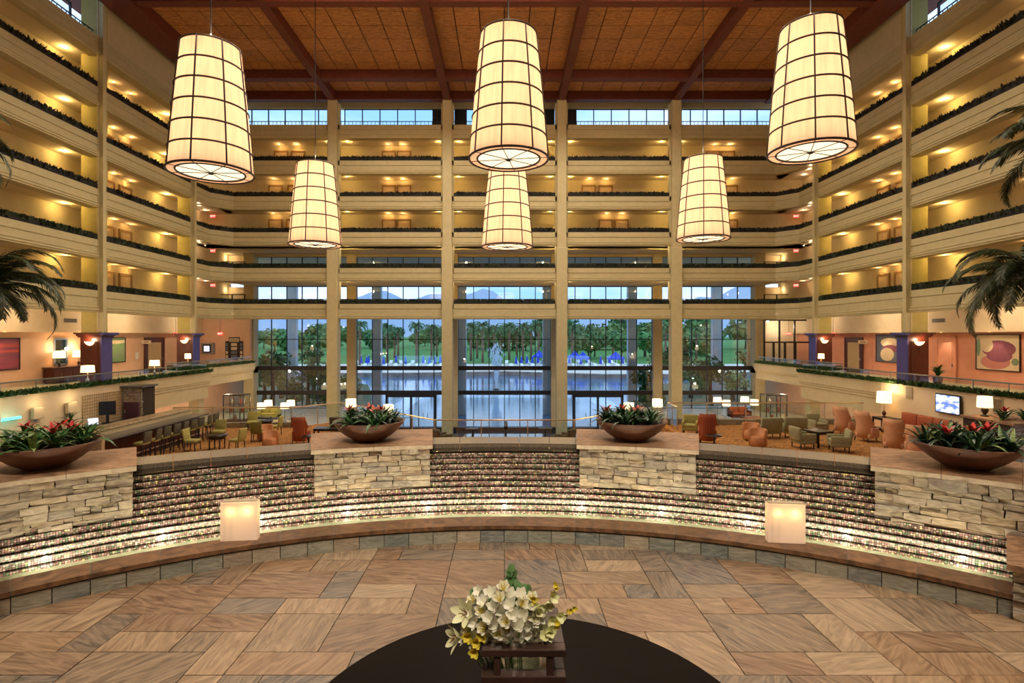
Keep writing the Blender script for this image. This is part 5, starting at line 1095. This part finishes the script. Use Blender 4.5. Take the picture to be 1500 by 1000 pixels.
# stone planter at the far right with its own bromeliads
sp2 = thing('stone_planter', 'stone-faced planter wall beyond the television-side pier', 'planter', (0, 0, 0)); MB().box(13.0, 15.4, 14.06, 15.5, ZL, .5).build('core', 'mortar', sp2)
z = -.6
while z < .48:
    h = min(rs.choice((.1, .13, .16)), .5-z); x = 13.0
    while x < 15.35:
        w_ = rs.uniform(.2, .5); w_ = w_ if x+w_ < 15.2 else 15.4-x; put('stone', rs.choice(STN), sp2, (x+w_/2, 14.06, z+h/2), None, (w_-.01, .16, h-.01)); x += w_
    z += h
MB().rbox(12.95, 15.45, 13.92, 15.55, .5, .57, .01).build('cap_slab', 'pier_cap', sp2)
for i in range(7): bromeliad((13.2+.3*i, 14.5+.25*(i % 2), .57), ['leaf_dark', 'leaf_green'], 'brom_red' if i % 3 == 1 else None, ('red-flowered' if i % 3 == 1 else 'leafy')+' bromeliad in the stone planter beyond the pier', 'bromeliads in the stone planter', rb, 12, 1.15)
table_lamp((13.35, 15.2, .57), 'small glowing lamp among the plants of the stone planter', .18, .3, .55, 'wood_black', 14)
# ================================================================== INDOOR PALMS
def frond_mesh(l, n, lw, ll, seed, mat, droop=1.3):
    r_ = random.Random(seed); m_ = MB(); pts = []; x = z = 0; ang = .75; N = 14
    for i in range(N+1): pts.append(Vector((x, 0, z))); x += l/N*math.cos(ang); z += l/N*math.sin(ang); ang -= droop*2/N*(.4+.9*i/N)
    m_.tube(pts, .022*l/2.3, 5, .004)
    for i in range(n):
        t = .14+.86*i/n; k_ = min(N-1, int(t*N)); p = pts[k_].lerp(pts[k_+1], t*N-k_); d = (pts[k_+1]-pts[k_]).normalized()
        for s in (-1, 1):
            le = ll*(math.sin(PI*(.18+.76*t))**.8)*r_.uniform(.85, 1.1); o_ = (Vector((0, s, 0))*.75+d*.75+Vector((0, 0, -.25+r_.uniform(-.2, .15)))).normalized(); e = p+o_*le+Vector((0, 0, -.12*le)); w_ = d*lw*.5
            mid = p+o_*le*.5+Vector((0, 0, .03*le)); m_.add([p-w_*.6, p+w_*.6, mid+w_, mid-w_, e], [(0, 1, 2, 3), (3, 2, 4)])
    return m_.mesh('frond', mat)
M('palm_leaf', (70, 84, 40), (34, 44, 22), 5, .5, rnd=.2); M('palm_dead', (120, 84, 44), None, 5, .7); M('palm_trunk', (120, 92, 62), (76, 56, 38), 9, .9, .6, stretch=(1, 1, 6))
FR = [frond_mesh(2.5+.2*i, 52, .06, .55, i, 'palm_leaf', 1.15+.2*i) for i in range(4)]
def palm(name, loc, zc, lab, nf, frs, rr, tr=.16, sc_=1., grp=None, tmat='palm_trunk', cat='palm'):
    t = thing(name, lab, cat, loc, rr.uniform(0, 6), grp); h = zc-loc[2]
    MB().tube([(0, 0, 0), (.05, .0, h*.3), (.0, .04, h*.7), (0, 0, h)], tr, 10, tr*.8).build('trunk', tmat, t, True)
    for i in range(nf):
        q = i/nf; put('frond', rr.choice(frs), t, (0, 0, h-.1+.15*q), (rr.uniform(-.15, .15), .55-1.15*q, i*2.4+rr.uniform(-.25, .25)), (sc_*rr.uniform(.85, 1.1),)*3)
    return t
rq = random.Random(31)
for loc, zc, lab in (((-16.35, 17.0, ZL), 4.25, 'lower palm crown drooping in front of the bar-side mezzanine'), ((-16.6, 15.2, ZL), 8.35, 'taller palm beside the bar-side galleries'), ((16.55, 17.0, ZL), 4.5, 'lower palm crown drooping in front of the television-side mezzanine'), ((16.3, 15.6, ZL), 8.3, 'taller palm beside the television-side galleries')):
    palm('palm_tree', loc, zc, lab, 30, FR, rq)
# ================================================================== OUTSIDE
M('lake', (70, 124, 158), (50, 104, 142), 1.4, .09, .5, stretch=(.35, 1.4, 1), detail=4); M('lawn', (86, 142, 56), (66, 120, 44), .8, .95); M('shore_stone', (150, 140, 128), (110, 100, 92), .8, .9); M('sand', (214, 206, 190), None, 1, .9); M('bank_soil', (74, 96, 52), (104, 84, 58), .9, .95)
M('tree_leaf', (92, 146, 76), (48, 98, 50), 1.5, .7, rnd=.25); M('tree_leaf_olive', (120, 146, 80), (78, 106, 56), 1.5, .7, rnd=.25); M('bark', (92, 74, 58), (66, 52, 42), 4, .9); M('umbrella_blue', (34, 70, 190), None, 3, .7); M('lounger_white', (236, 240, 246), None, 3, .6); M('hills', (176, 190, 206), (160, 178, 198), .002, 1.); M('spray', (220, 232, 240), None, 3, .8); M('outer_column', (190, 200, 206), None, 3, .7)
struct(MB().box(-260, 260, 49.7, 132, Z_WATER-.6, Z_WATER-.05).build('lake', 'lake'), 'calm blue lake outside the glass wall', 'water')
def ground_strip(name, lab, pts_near, pts_far, mat, z0, z1):
    n = len(pts_near); v = [(x, y, z0) for x, y in pts_near]+[(x, y, z1) for x, y in pts_far]; f = [(i, i+1, n+i+1, n+i) for i in range(n-1)]
    b = [(x, y, Z_WATER-1) for x, y in pts_near]; v += b; f += [(2*n+i, 2*n+i+1, i+1, i) for i in range(n-1)]
    return struct(MB().add(v, f).build(name, mat), lab, 'ground')
xs_ = [-260+20*i for i in range(27)]
near = [(x, 118+6*math.sin(x*.05)+(-14 if 5 < x < 60 else 0)) for x in xs_]
ground_strip('shore_wall', 'pale stone edging wall along the far lake shore', near, [(x, y+1.5) for x, y in near], 'shore_stone', Z_WATER+.75, Z_WATER+.75)
ground_strip('beach_terrace', 'pale pool terrace beyond the lake', [(x, y+1.5) for x, y in near], [(x, 146) for x in xs_], 'sand', Z_WATER+.75, Z_WATER+.95)
ground_strip('lawn', 'green golf lawn rising beyond the terrace', [(x, 146) for x in xs_], [(x, 330) for x in xs_], 'lawn', Z_WATER+.95, -2.2)
ground_strip('far_ground', 'distant green ground under the trees', [(x*14, 330) for x in xs_], [(x*14, 4000) for x in xs_], 'lawn', -2.2, -2.2)
# distant mountain ridge
v = []; f = []; n = 80; rr = random.Random(4)
for i in range(n+1):
    x = -2600+5200*i/n; h = 205+60*math.sin(i*.21+1)+34*math.sin(i*.53)+22*math.sin(i*1.3+2)+rr.uniform(-8, 8)
    v += [(x, 2900, -5), (x, 3100, h*.55), (x, 3300, h), (x, 3700, -5)]
for i in range(n):
    for q in range(3): f.append((i*4+q, i*4+q+1, i*4+q+5, i*4+q+4))
struct(MB().add(v, f).build('hills', 'hills', None, True), 'hazy blue mountain ridge on the horizon', 'mountain')
# outer columns carrying the upper floors, and side shores with planting
for x in (-2.5*B, -1.5*B, -.5*B, .5*B, 1.5*B, 2.5*B): struct(MB().rbox(x-.45, x+.45, 58.6, 59.4, Z_WATER-.5, T(2)-1.3, .05).build('column', 'outer_column'), 'pale outdoor column standing in the lake edge beyond the glass', 'column')
struct(MB().box(-25, 25, 46.3, 59.6, T(2)-1.05, 23.6).build('upper_block', 'plaster_pale'), 'upper hotel floors above the outdoor columns', 'building') if False else None
for s in (-1, 1):
    tag(MB().prism([(s*13.5, 49.8), (s*13.8, 56), (s*17, 70), (s*21, 84), (s*60, 96), (s*60, 49.8)][::s], Z_WATER-.8, Z_WATER+1.0).build('garden_bank', 'bank_soil'), 'planted garden bank beside the glass wall, '+SIDE[s], 'ground', None, 'structure')
def crown_mesh(r, seed, mat, n=420, flat=.8, ls=.35):
    r_ = random.Random(seed); m_ = MB(); lobes = [(Vector((r_.uniform(-.5, .5), r_.uniform(-.5, .5), r_.uniform(-.25, .45)))*r, r*r_.uniform(.45, .7)) for _ in range(7)]
    for i in range(n):
        c, lr = r_.choice(lobes); d = Vector((r_.gauss(0, 1), r_.gauss(0, 1), r_.gauss(0, 1))).normalized(); p = c+d*lr*r_.uniform(.6, 1.05); p.z *= flat
        a = Vector((r_.gauss(0, 1), r_.gauss(0, 1), r_.gauss(0, 1))).normalized(); b = a.cross(d).normalized(); s_ = ls*r_.uniform(.6, 1.3)
        m_.add([p-a*s_, p+b*s_*.6, p+a*s_, p-b*s_*.6], [(0, 1, 2, 3)])
    return m_.mesh('crown', mat)
CR = [crown_mesh(4.2, 1, 'tree_leaf', 700, .8, .7), crown_mesh(4.2, 2, 'tree_leaf_olive', 700, .75, .7), crown_mesh(4.2, 3, 'tree_leaf', 700, .95, .65)]; CS = [crown_mesh(1.3, 11, 'tree_leaf', 500, .9, .17), crown_mesh(1.3, 12, 'tree_leaf_olive', 500, .8, .17)]
def tree(loc, h, sc_, lab, grp, m_=None, rr=rq):
    t = thing('tree', lab, 'tree', loc, rr.uniform(0, 6), grp); MB().tube([(0, 0, 0), (.1, .1, h*.5), (0, 0, h)], .16*sc_+.08, 7, .08).build('trunk', 'bark', t, True); put('crown', m_ or rr.choice(CR), t, (0, 0, h), None, (sc_,)*3); return t
for i in range(46):
    x = -150+300*(i+.5)/46+rq.uniform(-3, 3); y = rq.uniform(215, 300); dens = 1.5 if x > 12 else 1.1
    tree((x, y, -3.6), rq.uniform(3.5, 6)*dens, rq.uniform(1.1, 1.6)*dens, 'broad green tree in the far belt beyond the lawn', 'trees in the far belt')
for x, y, sc_ in ((15, 172, 1.0), (22, 165, 1.1), (29, 176, 1.25), (36, 168, 1.1), (46, 178, 1.3), (58, 170, 1.3), (-44, 190, 1.2), (-60, 185, 1.2), (68, 186, 1.5), (-74, 190, 1.4)): tree((x, y, -3.9), 4.4, sc_, 'rounded green tree standing on the near lawn', 'trees on the near lawn')
FO = [frond_mesh(2.6, 16, .2, .9, 50+i, 'palm_out', 1.4) if i else None for i in range(1)] if False else None
M('palm_out', (92, 136, 84), (60, 100, 60), 3, .7, rnd=.2); M('trunk_out', (138, 104, 84), (104, 78, 62), 3, .9)
FO = [frond_mesh(2.6, 15, .22, .8, 50+i, 'palm_out', 1.3+.2*i) for i in range(3)]
for i, (xp, yt, Y) in enumerate(((527, 466, 135), (567, 470, 140), (578, 480, 170), (583, 474, 160), (610, 468, 142), (640, 476, 175), (690, 468, 150), (699, 472, 165), (707, 466, 148), (716, 474, 180), (724, 470, 160), (733, 476, 190), (746, 468, 155), (757, 474, 170), (766, 468, 150), (778, 470, 158), (789, 466, 146), (845, 478, 175), (862, 474, 185), (898, 478, 190), (838, 470, 150), (944, 480, 180), (488, 472, 150), (660, 474, 168), (632, 470, 155), (975, 470, 150), (1020, 474, 160))):
    p = px(xp, yt+11, Y); g0 = -4.4 if Y < 150 else -4.0; palm('garden_palm', (p.x, Y, g0), p.z, 'tall palm with feathery crown beyond the lake', 16, FO, rq, .34, 1.15, 'palms beyond the lake', 'trunk_out')
for i, (xp, h) in enumerate(((386, 3.2), (412, 2.4), (452, 3.6), (470, 2.6), (432, 1.6), (508, 1.6), (948, 3.0), (968, 4.4), (990, 5.2), (1012, 3.0), (1042, 4.0), (1074, 2.4), (398, 4.6), (440, 5.0), (480, 1.3), (1092, 4.6), (958, 1.5), (1030, 1.4))):
    Y = rq.uniform(62, 74) if i % 2 else rq.uniform(52, 57); x = (xp-VX)*Y/F; tree((x+(1.6 if xp == 440 else 0), Y, Z_WATER+1), h, 1.4, 'leafy garden shrub on the bank outside the glass, '+('bar side' if xp < 739 else 'television side'), 'garden shrubs outside, '+('bar side' if xp < 739 else 'television side'), rq.choice(CS))
# pool umbrellas and loungers
def umbrella_closed():
    t = thing('pool_umbrella', 'folded blue pool umbrella on the terrace beyond the lake', 'umbrella', (0, 0, 0), 0, 'folded pool umbrellas'); MB().tube([(0, 0, 0), (0, 0, 2.9)], .06, 6).build('pole', 'lounger_white', t); MB().lathe([(.36, .9), (.3, 1.6), (.12, 2.6), (0, 2.8)], 10).build('canopy', 'umbrella_blue', t, True); return t
uc = umbrella_closed(); sel = [(529, 135), (540, 136), (548, 133), (537, 128), (562, 130), (580, 138), (594, 132), (620, 134), (629, 129), (637, 130), (645, 136), (655, 133), (756, 131), (764, 129), (772, 134), (780, 130), (788, 136), (796, 131), (808, 134), (851, 130), (860, 138), (880, 131), (893, 136), (834, 135), (912, 133), (668, 132)]
for i, (xp, Y) in enumerate(sel):
    o = uc if i == 0 else dup(uc, (0, 0, 0)); o.location = ((xp-VX)*Y/F, Y, Z_WATER+.85)
def umbrella_open():
    t = thing('shade_canopy', 'open blue peaked shade canopy on the terrace beyond the lake', 'umbrella', (0, 0, 0), 0, 'open blue canopies'); MB().lathe([(2.2, 2.0), (2.2, 2.25), (1.0, 2.9), (0, 3.9)], 4).build('canopy', 'umbrella_blue', t)
    for i in range(4): a = i*PI/2; MB().tube([(2*math.cos(a), 2*math.sin(a), 0), (2*math.cos(a), 2*math.sin(a), 2.1)], .07, 6).build('pole', 'lounger_white', t)
    return t
uo = umbrella_open()
for i, (xp, Y) in enumerate(((854, 132), (902, 131), (842, 140), (790, 142))): o = uo if i == 0 else dup(uo, (0, 0, 0)); o.location = ((xp-VX)*Y/F, Y, Z_WATER+.85); o.rotation_euler = (0, 0, .5+i)
lg = thing('pool_lounger', 'white pool lounger on the terrace beyond the lake', 'sun lounger', (0, 0, 0), 0, 'white pool loungers'); MB().rbox(-.35, .35, -1, .5, .35, .47, .03).build('bed', 'lounger_white', lg); MB().rbox(-.35, .35, 0, .75, 0, .1, .03).xf(Matrix.Translation((0, .48, .4)) @ Matrix.Rotation(.8, 4, 'X')).build('backrest', 'lounger_white', lg); legs(lg, .28, .45, .37, 'lounger_white', .04)
rl = random.Random(77)
for i, xp in enumerate([524+8*j for j in range(18)]+[742+8*j for j in range(10)]+[834+8*j for j in range(12)]):
    Y = 126.5 if i % 2 else 143+rl.uniform(-.5, .5); o = lg if i == 0 else dup(lg, (0, 0, 0)); o.location = ((xp-VX)*Y/F, Y, Z_WATER+.85); o.rotation_euler = (0, 0, rl.uniform(-.4, .4)); o.scale = (1.2,)*3
# fountain jet in the lake
q = thing('fountain_jet', 'white spraying fountain jet rising from the lake', 'fountain', (px(727, 570, 86).x, 86, Z_WATER))
m_ = MB(); rj = random.Random(6)
for i in range(420):
    a = rj.uniform(0, 6.28); t = rj.random(); r = .12+1.7*t**1.6*rj.random(); z = 7.2*t-rj.uniform(0, 1.4)*t*r; s_ = .05+.05*rj.random()
    m_.add([(r*math.cos(a)-s_, r*math.sin(a), z), (r*math.cos(a)+s_, r*math.sin(a), z), (r*math.cos(a), r*math.sin(a), z+.5)], [(0, 1, 2)])
m_.build('spray', 'spray', q)['kind'] = 'stuff'
MB().lathe([(0, 0), (.5, 0), (.5, .12), (.2, .2), (0, .2)], 14).build('nozzle', 'black_metal', q)
